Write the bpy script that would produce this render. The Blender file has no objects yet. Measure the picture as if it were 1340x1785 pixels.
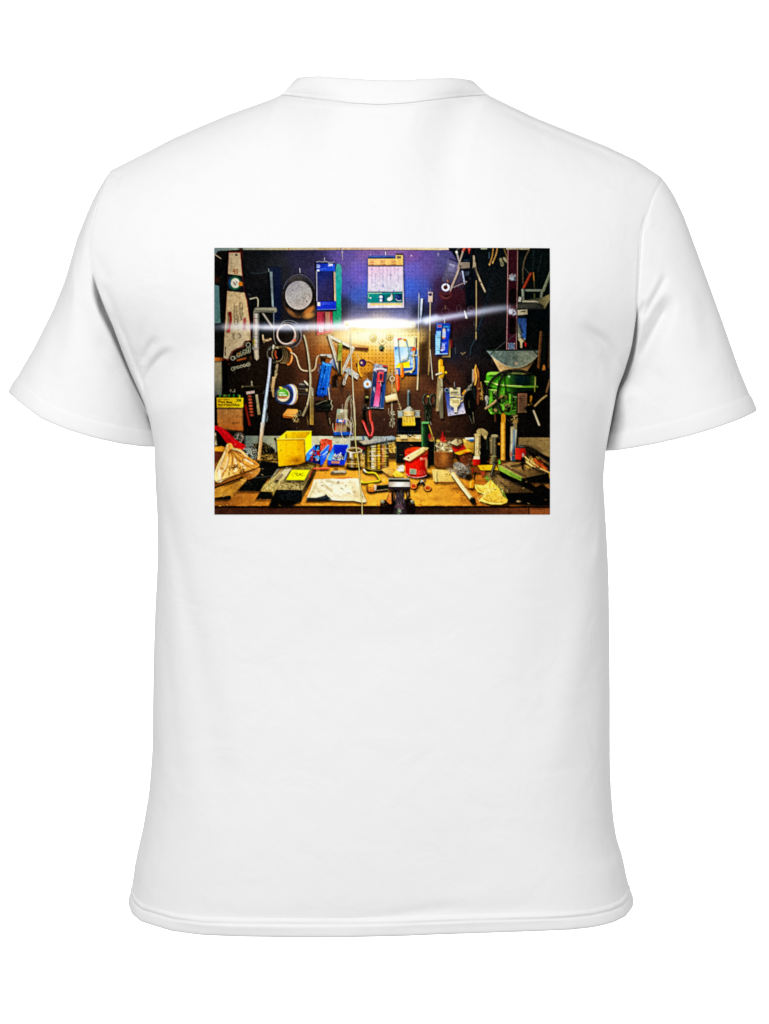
import bpy, math
import numpy as np

# ---------------------------------------------------------------- scale
S = 0.00052                       # metres per photograph pixel at the shirt
CX, CY = 670.0, 892.5             # photograph centre
CAM_D = 7.0
sc = bpy.context.scene

# ---------------------------------------------------------------- camera
cam = bpy.data.cameras.new('camera')
cam_ob = bpy.data.objects.new('camera', cam)
sc.collection.objects.link(cam_ob)
cam_ob.location = (0, -CAM_D, 0)
cam_ob.rotation_euler = (math.radians(90), 0, 0)
cam.sensor_fit = 'VERTICAL'
cam.sensor_height = 24.0
cam.lens = 24.0 * CAM_D / (1785 * S)
cam.clip_end = 100
sc.camera = cam_ob

# ---------------------------------------------------------------- world, lamps, exposure
wd = bpy.data.worlds.new('World')
sc.world = wd
wd.use_nodes = True
bgn = wd.node_tree.nodes['Background']
bgn.inputs[0].default_value = (1, 1, 1, 1)
bgn.inputs[1].default_value = 0.50

def area(name, loc, target, size, power, size_y=None):
    l = bpy.data.lights.new(name, 'AREA')
    l.energy = power
    l.size = size
    if size_y:
        l.shape = 'RECTANGLE'; l.size_y = size_y
    o = bpy.data.objects.new(name, l)
    sc.collection.objects.link(o)
    o.location = loc
    d = np.array(target, float) - np.array(loc, float)
    from mathutils import Vector
    o.rotation_euler = Vector(d).to_track_quat('-Z', 'Y').to_euler()
    return o

area('softbox_key', (-1.0, -2.6, 1.25), (0, 0, 0.16), 0.9, 49)
area('softbox_fill', (2.5, -1.5, 0.2), (0, 0, 0.0), 1.4, 14)
# the seamless paper behind is lit on its own, as in a packshot studio
area('backdrop_lamp', (-1.7, 3.1, 0.0), (0.5, 4.6, 0), 0.5, 60, 2.0)
area('backdrop_lamp', (1.7, 3.1, 0.0), (-0.5, 4.6, 0), 0.5, 60, 2.0)

sc.view_settings.view_transform = 'Standard'
sc.view_settings.look = 'None'
sc.view_settings.exposure = 0.0
sc.view_settings.gamma = 1.0
sc.view_settings.use_curve_mapping = False

# ---------------------------------------------------------------- helpers
def link(name, mesh, mat=None, parent=None):
    o = bpy.data.objects.new(name, mesh)
    sc.collection.objects.link(o)
    if mat: mesh.materials.append(mat)
    if parent: o.parent = parent
    return o

def grids_mesh(name, grids, weld=1e-6):
    """one smooth mesh from a list of (points[n,m,3], flip)"""
    vs, fs, off = [], [], 0
    for P, flip in grids:
        n, m = P.shape[:2]
        idx = np.arange(n * m).reshape(n, m) + off
        q = np.stack([idx[:-1, :-1], idx[:-1, 1:], idx[1:, 1:], idx[1:, :-1]], -1).reshape(-1, 4)
        if flip: q = q[:, ::-1]
        vs.append(P.reshape(-1, 3)); fs.append(q); off += n * m
    V = np.concatenate(vs).astype(np.float32); F = np.concatenate(fs).astype(np.int32)
    me = bpy.data.meshes.new(name)
    me.vertices.add(len(V)); me.vertices.foreach_set('co', V.ravel())
    me.loops.add(F.size); me.loops.foreach_set('vertex_index', np.ascontiguousarray(F).ravel())
    me.polygons.add(len(F))
    me.polygons.foreach_set('loop_start', np.arange(0, F.size, 4, dtype=np.int32))
    me.polygons.foreach_set('use_smooth', np.ones(len(F), bool))
    me.update(calc_edges=True)
    if weld:
        import bmesh
        bm = bmesh.new(); bm.from_mesh(me)
        bmesh.ops.remove_doubles(bm, verts=[v for v in bm.verts if v.is_boundary], dist=weld)
        bm.to_mesh(me); bm.free()
    return me

def w3(px, py, y):
    return np.stack([(px - CX) * S, y, (CY - py) * S], -1)

def smooth1(a, k):
    w = np.exp(-0.5 * (np.arange(-3 * k, 3 * k + 1) / k) ** 2); w /= w.sum()
    p = np.concatenate([2 * a[0] - a[3 * k:0:-1], a, 2 * a[-1] - a[-2:-3 * k - 2:-1]])
    return np.convolve(p, w, 'valid')

class Curve:
    """smoothed piecewise curve value(t)"""
    def __init__(s, pts, k=6, n=1200):
        pts = sorted(pts); t = np.array([p[0] for p in pts], float); v = np.array([p[1] for p in pts], float)
        s.t = np.linspace(t[0], t[-1], n); s.v = np.interp(s.t, t, v)
        if k: s.v = smooth1(s.v, k)
    def __call__(s, t): return np.interp(t, s.t, s.v)

def poly_param(pts, n=600, k=6):
    """resampled smooth polyline by arc length 0..1"""
    p = np.array(pts, float); d = np.r_[0, np.cumsum(np.hypot(*np.diff(p, axis=0).T))]; d /= d[-1]
    t = np.linspace(0, 1, n)
    x, y = np.interp(t, d, p[:, 0]), np.interp(t, d, p[:, 1])
    if k: x, y = smooth1(x, k), smooth1(y, k)
    return lambda q: (np.interp(q, t, x), np.interp(q, t, y))
# ---------------------------------------------------------------- materials
def cloth(name, base=(0.86, 0.86, 0.862), scale=1500.0, strength=0.10):
    m = bpy.data.materials.new(name); m.use_nodes = True
    nt = m.node_tree; b = nt.nodes['Principled BSDF']
    b.inputs['Roughness'].default_value = 0.92
    b.inputs['Specular IOR Level'].default_value = 0.15
    b.inputs['Sheen Weight'].default_value = 0.04
    tc = nt.nodes.new('ShaderNodeTexCoord')
    n1 = nt.nodes.new('ShaderNodeTexNoise'); n1.inputs['Scale'].default_value = scale
    n1.inputs['Detail'].default_value = 3
    wv = nt.nodes.new('ShaderNodeTexWave'); wv.wave_type = 'BANDS'; wv.bands_direction = 'X'
    wv.inputs['Scale'].default_value = 330.0; wv.inputs['Distortion'].default_value = 1.5
    wv.inputs['Detail'].default_value = 2
    ad = nt.nodes.new('ShaderNodeMath'); ad.operation = 'MULTIPLY_ADD'; ad.inputs[1].default_value = 0.4
    nt.links.new(tc.outputs['Object'], n1.inputs['Vector'])
    nt.links.new(tc.outputs['Object'], wv.inputs['Vector'])
    nt.links.new(wv.outputs['Fac'], ad.inputs[0]); nt.links.new(n1.outputs['Fac'], ad.inputs[2])
    bp = nt.nodes.new('ShaderNodeBump'); bp.inputs['Strength'].default_value = strength
    bp.inputs['Distance'].default_value = 0.0004
    nt.links.new(ad.outputs[0], bp.inputs['Height']); nt.links.new(bp.outputs['Normal'], b.inputs['Normal'])
    n3 = nt.nodes.new('ShaderNodeTexNoise'); n3.inputs['Scale'].default_value = 22.0; n3.inputs['Detail'].default_value = 4
    n3.inputs['Distortion'].default_value = .6
    nt.links.new(tc.outputs['Object'], n3.inputs['Vector'])
    b2 = nt.nodes.new('ShaderNodeBump'); b2.inputs['Strength'].default_value = .5; b2.inputs['Distance'].default_value = .004
    nt.links.new(n3.outputs['Fac'], b2.inputs['Height']); nt.links.new(b2.outputs['Normal'], bp.inputs['Normal'])
    # slight unevenness of the bleached cotton
    n2 = nt.nodes.new('ShaderNodeTexNoise'); n2.inputs['Scale'].default_value = 60.0; n2.inputs['Detail'].default_value = 4
    nt.links.new(tc.outputs['Object'], n2.inputs['Vector'])
    mx = nt.nodes.new('ShaderNodeMix'); mx.data_type = 'RGBA'
    mx.inputs['A'].default_value = tuple(c * 0.985 for c in base) + (1,)
    mx.inputs['B'].default_value = tuple(min(1, c * 1.012) for c in base) + (1,)
    nt.links.new(n2.outputs['Fac'], mx.inputs['Factor']); nt.links.new(mx.outputs['Result'], b.inputs['Base Color'])
    return m

M_CLOTH = cloth('white_cotton_jersey')
M_RIB = cloth('white_cotton_rib', strength=0.16)

def paper():
    m = bpy.data.materials.new('white_seamless_paper'); m.use_nodes = True
    nt = m.node_tree; b = nt.nodes['Principled BSDF']
    b.inputs['Roughness'].default_value = 0.95; b.inputs['Specular IOR Level'].default_value = 0.05
    n = nt.nodes.new('ShaderNodeTexNoise'); n.inputs['Scale'].default_value = 40
    r = nt.nodes.new('ShaderNodeValToRGB')
    r.color_ramp.elements[0].color = (0.90, 0.90, 0.90, 1); r.color_ramp.elements[1].color = (0.92, 0.92, 0.92, 1)
    nt.links.new(n.outputs['Fac'], r.inputs['Fac']); nt.links.new(r.outputs['Color'], b.inputs['Base Color'])
    return m

# ---------------------------------------------------------------- setting: seamless white paper
P = []
prof = [(4.6, 4.0), (4.6, 0.0), (4.6, -1.2)] + [(4.6 - 0.6 * (1 - math.cos(a)), -1.2 - 0.6 * math.sin(a)) for a in np.linspace(0.1, math.pi / 2, 15)] + [(3.3, -1.8)]
xs = np.linspace(-7.0, 7.0, 15)
P = np.array([[(x, y, z) for x in xs] for y, z in prof])
bd = link('backdrop', grids_mesh('backdrop', [(P, False)], 0), paper())
bd['kind'] = 'structure'

# ---------------------------------------------------------------- shirt outlines (back view)
edgeL = Curve([(297, 193), (350, 175), (413, 162), (450, 161), (489, 168), (530, 182), (564, 197), (610, 213), (655, 230),
               (700, 250), (730, 260), (776, 269), (836, 270.5), (896, 274), (972, 275), (1017, 272.6), (1093, 269),
               (1184, 267), (1244, 266), (1300, 266), (1380, 260), (1448, 248.5), (1496, 237), (1545, 230), (1575, 224)], 10)
edgeR = Curve([(307, 1150), (340, 1131), (401, 1113), (460, 1110), (552, 1106), (607, 1099), (650, 1087), (676, 1077),
               (720, 1068), (784, 1056), (836, 1051), (881, 1054), (929, 1057), (1002, 1060.7), (1093, 1062), (1214, 1063),
               (1325, 1063), (1380, 1065), (1429, 1069), (1470, 1076), (1485, 1083), (1534, 1093), (1571, 1104)], 8)
_b = [(224, 1575), (232, 1593), (248, 1606), (304, 1623), (357, 1630), (424, 1632.5), (517, 1634), (610, 1633.6), (700, 1631.5),
      (752, 1629.5), (882, 1625), (991, 1620.5), (1032, 1616), (1065, 1608), (1088, 1597), (1102, 1580), (1104, 1571)]
def bulge(u, p=3.5, e=.43): return max(0., 1 - abs(u) ** p) ** e
# the near bulge of the back reads a little larger than the rim: the cloth itself is cut that much shorter
_b = [(x, CY + (y - CY) / (1 + .0150 * bulge((x - 664) / 440.5))) for x, y in _b]
bot = Curve([((x - 224) / 880.0, y) for x, y in _b], 2, 2400)
_t = [(193, 297), (250, 268), (300, 242), (350, 220), (400, 199), (475, 172), (490, 165), (520, 169), (560, 174), (610, 180),
      (660, 183), (710, 180), (760, 174), (810, 168), (850, 165), (935, 206), (1000, 232), (1060, 256), (1110, 280), (1150, 307)]
_t = [(x, CY + (y - CY) / (1 + .0083 * math.exp(-abs((x - 670) / 138) ** 3.6))) for x, y in _t]
top = Curve([((x - 193) / 957.0, y) for x, y in _t], 5, 2400)
top_calm = Curve([((x - 193) / 957.0, y) for x, y in _t], 160, 2400)
YL0, YL1, YR0, YR1 = 1575.0, 297.0, 1571.0, 307.0
Bv = Curve([(0, .104), (.12, .106), (.35, .103), (.55, .112), (.7, .118), (.8, .116), (.9, .112), (1, .110)], 40)
ARM_L, ARM_R = 725.0, 715.0

def sst(a, b, x):
    t = np.clip((x - a) / (b - a), 0, 1); return t * t * (3 - 2 * t)

# ---- folds of the cloth: (polyline px, width px, height mm, one-sided step?)
FOLDS = []
def fold(pts, w0, h, w1=None, taper=0.25):
    p = np.array(pts, float)
    for _ in range(2):                      # corner cutting keeps the crease flowing
        q = [p[0]]
        for a, b in zip(p[:-1], p[1:]): q += [a * .75 + b * .25, a * .25 + b * .75]
        p = np.array(q + [p[-1]])
    FOLDS.append((p, w0, w1 or w0, h, taper))

def fold_height(px, py, group):
    out = np.zeros_like(px)
    for p, w0, w1, h, taper in group:
        wm = max(w0, w1) * 4
        m = (px > p[:, 0].min() - wm) & (px < p[:, 0].max() + wm) & (py > p[:, 1].min() - wm) & (py < p[:, 1].max() + wm)
        if not m.any(): continue
        x, y = px[m], py[m]
        L = np.r_[0, np.cumsum(np.hypot(*np.diff(p, axis=0).T))]
        best = np.full(x.shape, 1e9); tt = np.zeros(x.shape)
        for i in range(len(p) - 1):
            d = p[i + 1] - p[i]; l2 = d @ d
            t = np.clip(((x - p[i, 0]) * d[0] + (y - p[i, 1]) * d[1]) / l2, 0, 1)
            ds = np.hypot(x - p[i, 0] - t * d[0], y - p[i, 1] - t * d[1])
            k = ds < best; best[k] = ds[k]; tt[k] = (L[i] + t[k] * math.sqrt(l2)) / L[-1]
        w = w0 + (w1 - w0) * tt
        e = sst(0, taper, tt) * sst(0, taper, 1 - tt) if taper else 1.0
        out[m] += h * 0.001 * np.exp(-0.5 * (best / w) ** 2) * e
    return out

# torso folds (negative = valley)
fold([(277, 800), (283, 845), (304, 938), (318, 1002), (336, 1087), (356, 1183), (378, 1320), (410, 1440)], 7, -2.53, 24, .2)
fold([(268, 815), (278, 880), (290, 950), (303, 1020), (315, 1100), (330, 1200)], 8, 1.3, 14, .3)
fold([(280, 1020), (288, 1102), (298, 1199), (304, 1290), (316, 1390)], 5, -1.3, 12, .25)
fold([(1049, 800), (1049, 836), (1047, 911), (1042, 957), (1034, 1010)], 4.5, 3.12, 9, .25)
fold([(1000, 830), (985, 930), (965, 1030), (950, 1180), (930, 1330)], 24, -3.12, 44, .3)
fold([(1040, 1000), (1010, 1090), (985, 1200), (965, 1330), (950, 1420)], 16, 2.0, 34, .3)
fold([(1050, 1080), (1030, 1180), (1012, 1300), (1005, 1400)], 12, -1.5, 30, .3)
fold([(280, 588), (268, 602), (258, 616), (250, 640)], 5, -3.6, 5, .3)
fold([(306, 606), (285, 622), (268, 640), (256, 662), (250, 684)], 5.5, -5.0, 5, .3)
fold([(310, 600), (290, 610), (272, 622), (258, 640)], 6, 1.60, 5, .3)
fold([(251, 550), (249, 590), (247, 640), (249, 680)], 5, -1.95, 5, .3)
fold([(206, 552), (224, 598), (242, 646), (255, 682), (259, 715)], 3.2, -3.4, 3.4, .25)
fold([(176, 488), (192, 518), (204, 550), (214, 590)], 6, -1.80, 5, .3)
fold([(170, 440), (180, 470), (196, 500)], 7, -1.0, 7, .3)
fold([(998, 566), (1024, 580), (1046, 596), (1060, 613), (1068, 636), (1076, 676)], 6.5, -8.0, 9, .4)
fold([(1010, 598), (1036, 612), (1050, 628), (1058, 650), (1060, 700)], 9, 2.2, 7, .4)
fold([(1020, 540), (1045, 566), (1068, 590), (1085, 620)], 12, -1.92, 10, .3)
fold([(1112, 420), (1109, 500), (1106, 560), (1100, 610)], 5, 1.0, 5, .25)
fold([(865, 182), (935, 213), (1000, 240), (1060, 264), (1112, 288)], 3.2, 1.1, 3.2, .12)
fold([(866, 192), (935, 224), (1000, 251), (1060, 275), (1112, 300)], 4.0, -0.8, 6, .12)
fold([(465, 184), (420, 203), (350, 231), (300, 253), (240, 282)], 3.5, 0.6, 3.5, .12)
fold([(200, 306), (208, 311)], 4, -1.6, 4, 0)
fold([(200, 318), (205, 322)], 4, -1.0, 4, 0)
# just under the neckband, and above the hem
fold([(500, 178), (560, 187), (610, 193), (660, 196), (710, 193), (760, 187), (830, 179)], 3.2, 1.0, 3.2, .08)
fold([(600, 200), (660, 206), (720, 202)], 5, -0.5, 5, .3)
fold([(262, 1585), (330, 1599), (420, 1604), (520, 1604), (640, 1601), (760, 1597), (900, 1592), (1030, 1588)], 5, 1.9, 5, .12)
fold([(480, 1603), (560, 1601), (660, 1592), (760, 1574), (850, 1566)], 5, -1.3, 9, .3)
fold([(300, 1574), (420, 1592), (560, 1594), (700, 1586), (860, 1578), (1000, 1570)], 11, -1.0, 13, .2)
FOLD_TORSO = FOLDS; FOLDS = []
# left sleeve
fold([(110, 490), (106, 540), (100, 600), (92, 660), (88, 720)], 12, -1.96, 18, .3)
fold([(168, 590), (185, 615), (204, 640), (216, 668)], 7, -1.54, 9, .3)
fold([(150, 500), (160, 560), (182, 600)], 9, 0.9, 10, .3)
fold([(196, 312), (203, 330), (208, 350)], 6, -0.8, 7, .3)
FOLD_SL = FOLDS; FOLDS = []
# right sleeve
fold([(1168, 512), (1150, 553), (1134, 583), (1118, 622), (1098, 655), (1076, 690)], 9, -14, 14, .22)
fold([(1150, 640), (1128, 662), (1100, 690)], 14, -2.0, 14, .3)
fold([(1160, 474), (1150, 500), (1134, 526), (1122, 548), (1112, 568)], 5, -3.30, 4.5, .25)
fold([(1150, 475), (1142, 500), (1126, 525), (1118, 545)], 5, 1.0, 5, .3)
fold([(1122, 524), (1116, 540), (1109, 560)], 3.6, -2.6, 3.6, .4)
fold([(1125, 372), (1119, 388), (1112, 408)], 4, -.7, 5, .35)
fold([(1136, 380), (1126, 408)], 5, .5, 5, .35)
fold([(1217, 490), (1224, 540), (1231, 590), (1238, 650)], 9, -1.3, 14, .3)
fold([(1205, 500), (1210, 560), (1216, 620)], 10, 0.8, 12, .3)
fold([(1110, 690), (1096, 700), (1084, 720), (1080, 760)], 7, -2.40, 8, .3)
FOLD_SR = FOLDS; FOLDS = []

def neck_ring(xp, rad, depth):
    return depth * np.exp(-np.abs((xp - 670) / (rad * .76)) ** 3.6)

def arm_curve(t):
    """how far the armhole seam stands back: 0 at the shoulder point, 0 (flat) at the armpit"""
    t = np.clip(t, 0, 1)
    return np.where(t < .5, np.sqrt(np.clip(1 - (2 * t - 1) ** 2, 0, 1)), .5 + .5 * np.cos(np.pi * (2 * t - 1)))

def cloth_drift(px, py):
    """long, slow waves of hanging jersey"""
    return 0.0011 * np.sin(px / 71 + py / 330 + .6) * sst(820, 1250, py) + 0.0007 * np.sin(px / 43 - py / 410 + 2.1) * sst(900, 1400, py) \
        + 0.0006 * np.sin(px / 120 + py / 90)

def torso(s, v, front=False):
    yl, yr = YL0 + (YL1 - YL0) * v, YR0 + (YR1 - YR0) * v
    xl, xr = edgeL(yl), edgeR(yr)
    px = xl + (xr - xl) * s
    xt = 193 + 957 * s
    tp = top(s)
    if front: tp = tp + 95 * np.sqrt(np.clip(1 - ((xt - 670) / 180) ** 2, 0, 1))
    py = bot(s) * (1 - v) + tp * v
    u = 2 * s - 1
    # the depth follows a calmer line than the neck and shoulder edge itself
    tS = top_calm(s) + (95 * np.exp(-((xt - 670) / 150) ** 2) if front else 0)
    v2 = np.clip((bot(s) - py) / (bot(s) - tS), 0, 1)
    v0, v = v, v + (v2 - v) * (1 - sst(.72, 1, v))
    B = Bv(v)
    ytop = neck_ring(xt, 181, 0.058)
    q = np.clip((v - .60) / .40, 0, 1)
    neck = np.exp(-0.5 * ((xt - 670) / 150) ** 4)
    rnd = np.where(q < 1, (1 - q ** 2.3), 0) ** .5 * (1 - neck) + np.where(q < 1, (1 - q ** 2.0), 0) ** .85 * neck
    Bf = ytop + (B - ytop) * rnd
    tl = np.clip((yl - 297) / (ARM_L - 297), 0, 1); tr = np.clip((yr - 307) / (ARM_R - 307), 0, 1)
    E = .050 * (arm_curve(tl) * (1 - s) + arm_curve(tr) * s)
    E = np.minimum(E, Bf)
    tt = np.where(s < .5, tl, tr)                       # 1 below the armpit
    pe = .43 + .40 * (1 - sst(.80, 1.0, tt))
    pr = np.clip(1 - np.abs(u) ** 3.5, 0, 1) ** pe
    y = E + (Bf - E) * pr
    if front: return px, py, y * .85
    fade = np.clip(np.minimum(s, 1 - s) / .004, 0, 1)
    w = fold_height(px, py, FOLD_TORSO) + cloth_drift(px, py) * sst(0, .06, s) * sst(0, .06, 1 - s)
    return px, py, -(y + w * fade * (1 - sst(.997, 1, v0) * (1 - neck)))

def cosp(n):   # denser towards both ends
    t = np.linspace(0, 1, n); return .35 * t + .65 * (1 - np.cos(np.pi * t)) / 2

root = bpy.data.objects.new('t_shirt', None); sc.collection.objects.link(root)
ROOT_Z = (CY - 1634) * S
root.location = (0, 0, ROOT_Z)
root['label'] = 'white short-sleeved crew neck t-shirt seen from behind, workbench photograph printed on its back'
root['category'] = 't-shirt'
root.empty_display_size = .1

def part(name, mesh, mat, parent):
    o = link(name, mesh, mat)
    o.location = (0, 0, 0)
    o.parent = parent
    if parent is root: o.matrix_parent_inverse = root_inv
    return o
from mathutils import Matrix
root_inv = Matrix.Translation((0, 0, -ROOT_Z))

NU, NV = 460, 680
sv, vv = np.meshgrid(cosp(NU), cosp(NV))
back = w3(*torso(sv, vv))
frnt = w3(*torso(sv[::4, ::3], vv[::4, ::3], True))
# the front takes the rim of the back so that the sides and shoulders close
sF, vF = np.meshgrid(cosp(NU), cosp(NV)[::1])
frnt = w3(*torso(sF[:, :], vF[:, :], True))
body = part('body', grids_mesh('body', [(back, False), (frnt, True)], 2e-5), M_CLOTH, root)

# ---------------------------------------------------------------- bottom hem: turned-up band with a stitched groove
def hem_band(fn, n, heights, lift):
    """fn(t[n], h px) -> back surface point; band that starts inside, turns at the edge and climbs outside"""
    pass

s1 = cosp(700)
hs = np.array([-14, -6, -2, 0, 1.5, 4, 8, 12, 15, 16.5, 18, 19.2, 20.4, 21.6, 23, 25, 27, 29, 30.5])
of = np.array([-2.6, -2.2, -1.4, 0, 1.0, 1.5, 1.7, 1.6, 1.5, 1.35, .7, .25, .25, .7, 1.5, 1.6, 1.3, .6, -.4]) * .001
rows_h = []
for h, o in zip(hs, of):
    v1 = np.full_like(s1, abs(h) / 1320.0)
    a = w3(*torso(s1, v1)); bq = w3(*torso(s1, v1, True))
    lp = np.concatenate([a, bq[::-1][1:-1]])                       # once round the shirt
    d = np.roll(lp, -1, 0) - np.roll(lp, 1, 0)
    for _ in range(6): d = (np.roll(d, 1, 0) + 2 * d + np.roll(d, -1, 0)) / 4
    nrm = np.stack([d[:, 1], -d[:, 0], 0 * d[:, 0]], -1); nrm /= np.linalg.norm(nrm, axis=1, keepdims=True) + 1e-9
    t = np.arange(len(lp)) / len(lp)
    wob = .85 + .15 * np.sin(t * 82) * np.sin(t * 31 + 1)
    wob *= .45 + .55 * sst(0, .03, np.abs(((t + .25) % .5) - .25))
    p = lp + nrm * (o * wob)[:, None]
    rows_h.append(np.concatenate([p, p[:1]]))
part('bottom_hem', grids_mesh('bottom_hem', [(np.array(rows_h), False)], 1e-6), M_RIB, body)

# ---------------------------------------------------------------- neckband
nb_top = Curve([(-1, 160), (-.985, 152), (-.95, 143), (-.86, 136.5), (-.78, 133.5), (-.5, 136), (-.1, 140), (.3, 139.5), (.55, 138), (.8, 136.5), (.93, 139.5),
                (.97, 146), (1, 158)], 5)
nb_top = Curve([(-1, 135.5), (-.92, 133.6), (-.75, 132.6), (-.5, 135.5), (-.1, 139.5), (.2, 139.8), (.5, 137), (.75, 135.5), (.9, 137), (1, 139.5)], 8)
nb_top.v = CY + (nb_top.v - CY) / (1 + .0068 * np.sqrt(np.clip(1 - nb_top.t ** 2, 0, 1)))
def neck_row(h, off):
    """h 0 at the seam .. 1 at the rim"""
    u = np.sin(np.linspace(-np.pi / 2, np.pi / 2, 200))
    xb, xtp = 670 + 181 * u, 670 + 151 * u
    bend = h ** 1.0
    side = h + .22 * np.sin(np.pi * h) * 0
    px = xb + (xtp - xb) * bend
    seam = top((xb - 193) / 957.0)
    py = seam + (nb_top(u) - seam) * (h + .10 * np.sin(np.pi * h) * -np.abs(u) ** 8)
    c = np.sqrt(np.clip(1 - u * u, 0, 1))
    dep = .058 * (1 - h) + .050 * h
    ring_b = neck_ring(px, 181, .058) * (1 - h) + .050 * c * h
    yb = -(ring_b + off * c)
    B = w3(px + off / S * u, py, yb)
    pyf = py + 95 * c
    F = w3(px + off / S * u, pyf, (dep * .85 + off) * c)
    return B, F[::-1]
hh = [(0.0, -.0012), (.0, .0), (.03, .0008), (.08, .0013), (.14, .0006), (.17, .0006), (.24, .0013), (.45, .0017), (.7, .0016), (.88, .0014), (.96, .0009), (1.0, 0.0), (.97, -.0009), (.8, -.0015), (.3, -.0016)]
loops = []
for h, o in hh:
    b, f = neck_row(h, o)
    loops.append(np.concatenate([b, f[1:]]))
part('neckband', grids_mesh('neckband', [(np.array(loops), False)], 0), M_RIB, root)

# ---------------------------------------------------------------- sleeves
def make_sleeve(side):
    if side == 'L':
        ys = np.linspace(297, ARM_L, 200); seam = poly_param(np.stack([edgeL(ys), ys], -1), k=2)
        cuff = poly_param([(15, 684), (39, 703.6), (76, 731), (121, 750), (166, 764), (212, 774), (251, 779), (268, 779), (284, 778)])
        outer = poly_param([(193, 297), (182, 313), (166, 340.5), (158, 357), (133, 419), (118, 473.6), (109, 500), (91, 543), (60.5, 604), (36, 646), (15, 684)], k=10)
        inner = poly_param([(edgeL(ARM_L) + 0, ARM_L), (270, 750), (284, 778)])
        folds = FOLD_SL; sg = -1
    else:
        ys = np.linspace(307, ARM_R, 200); seam = poly_param(np.stack([edgeR(ys), ys], -1), k=2)
        cuff = poly_param([(1318, 717), (1288, 731), (1242.6, 747.5), (1197, 761), (1137, 775), (1097, 782), (1070, 786), (1056, 786), (1038, 785)])
        outer = poly_param([(1150, 307), (1160, 318), (1173, 337.5), (1191, 374), (1212, 431), (1236.5, 498), (1267, 582.6), (1288, 643), (1303, 679), (1318, 717)], k=10)
        inner = poly_param([(edgeR(ARM_R), ARM_R), (1056, 750), (1038, 785)])
        folds = FOLD_SR; sg = 1
    def pos(a, b):
        c0, c1, d0, d1 = seam(a), cuff(a), outer(b), inner(b)
        r = []
        for k in (0, 1):
            q = (1 - b) * c0[k] + b * c1[k] + (1 - a) * d0[k] + a * d1[k] \
                - ((1 - a) * (1 - b) * seam(0.)[k] + a * (1 - b) * seam(1.)[k] + (1 - a) * b * cuff(0.)[k] + a * b * cuff(1.)[k])
            r.append(q)
        return r
    def surf(a, b, front=False):
        px, py = pos(a, b)
        D = .050 * (1 - b) + .060 * b
        c = np.sqrt(np.clip(1 - (2 * a - 1) ** 2, 0, 1))
        yc = .030 * a * a * sst(0, .35, b)
        if front:
            return px, py - 16 * c * b, yc + D * c
        tt = (seam(a)[1] - ys[0]) / (ys[-1] - ys[0])
        cb = arm_curve(tt) * (1 - sst(0, .35, b)) + c * sst(0, .35, b)
        c = cb
        low = sst(.40, .56, a) if side == 'L' else sst(.55, .74, a)
        tuck = (.018 if side == 'L' else .024) * low * (1 - sst(.0, .115 if side == 'L' else .14, b)) * (.3 + .7 * c)
        seamgroove = .0010 * np.exp(-((b - .016) / .008) ** 2) * (1 - low)
        w = fold_height(px, py, folds) * np.clip(np.minimum(a, 1 - a) / .01, 0, 1)
        w = w + .0007 * np.sin(px / 37 + py / 60 * sg) * c * sst(.1, .4, b)
        return px, py, yc - D * c - w + tuck + seamgroove
    a1, b1 = cosp(260), cosp(260)
    A, Bm = np.meshgrid(a1, b1)
    Bk = w3(*surf(A, Bm)); Fr = w3(*surf(A, Bm, True))
    sl = part('sleeve', grids_mesh('sleeve', [(Bk, side == 'L'), (Fr, side != 'L')], 2e-5), M_CLOTH, root)
    # hem of the sleeve
    ah = cosp(300)
    L = 430 * (1 - ah) + 62 * ah
    hs = np.array([-12, -4, -1.5, 0, 1.2, 4, 10, 18, 24, 26, 27.5, 29, 30, 31.5])
    of = np.array([-2.2, -1.9, -1.2, 0, .8, 1.2, 1.3, 1.25, 1.15, 1.0, .75, .45, .15, -.4]) * .001
    rb, rf = [], []
    for h, o in zip(hs, of):
        bb = np.clip(1 - abs(h) / L, 0, 1)
        p = w3(*surf(ah, bb)); f = w3(*surf(ah, bb, True))
        for q, rr, s_ in ((p, rb, 1), (f, rf, -1)):
            d = np.gradient(q, axis=0); n = np.stack([d[:, 1], -d[:, 0], 0 * ah], -1) * s_ * (1 if side == 'L' else -1)
            n /= np.linalg.norm(n, axis=1, keepdims=True) + 1e-9
            rr.append(q + n * o)
    part('sleeve_hem', grids_mesh('sleeve_hem', [(np.array(rb), side != 'L'), (np.array(rf), side == 'L')], 0), M_RIB, sl)
    return sl
make_sleeve('L'); make_sleeve('R')

# ---------------------------------------------------------------- the print, ink lying on the curved back
def torso_at(px, py):
    s = (px - 230) / 870; v = (1630 - py) / 1450
    for _ in range(14):
        b, t = bot(s), top(s)
        v = np.clip((b - py) / (b - t), 0, 1)
        xl, xr = edgeL(YL0 + (YL1 - YL0) * v), edgeR(YR0 + (YR1 - YR0) * v)
        s = np.clip((px - xl) / (xr - xl), 0, 1)
    return torso(s, v)
INK_GAIN = 0.90
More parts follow.
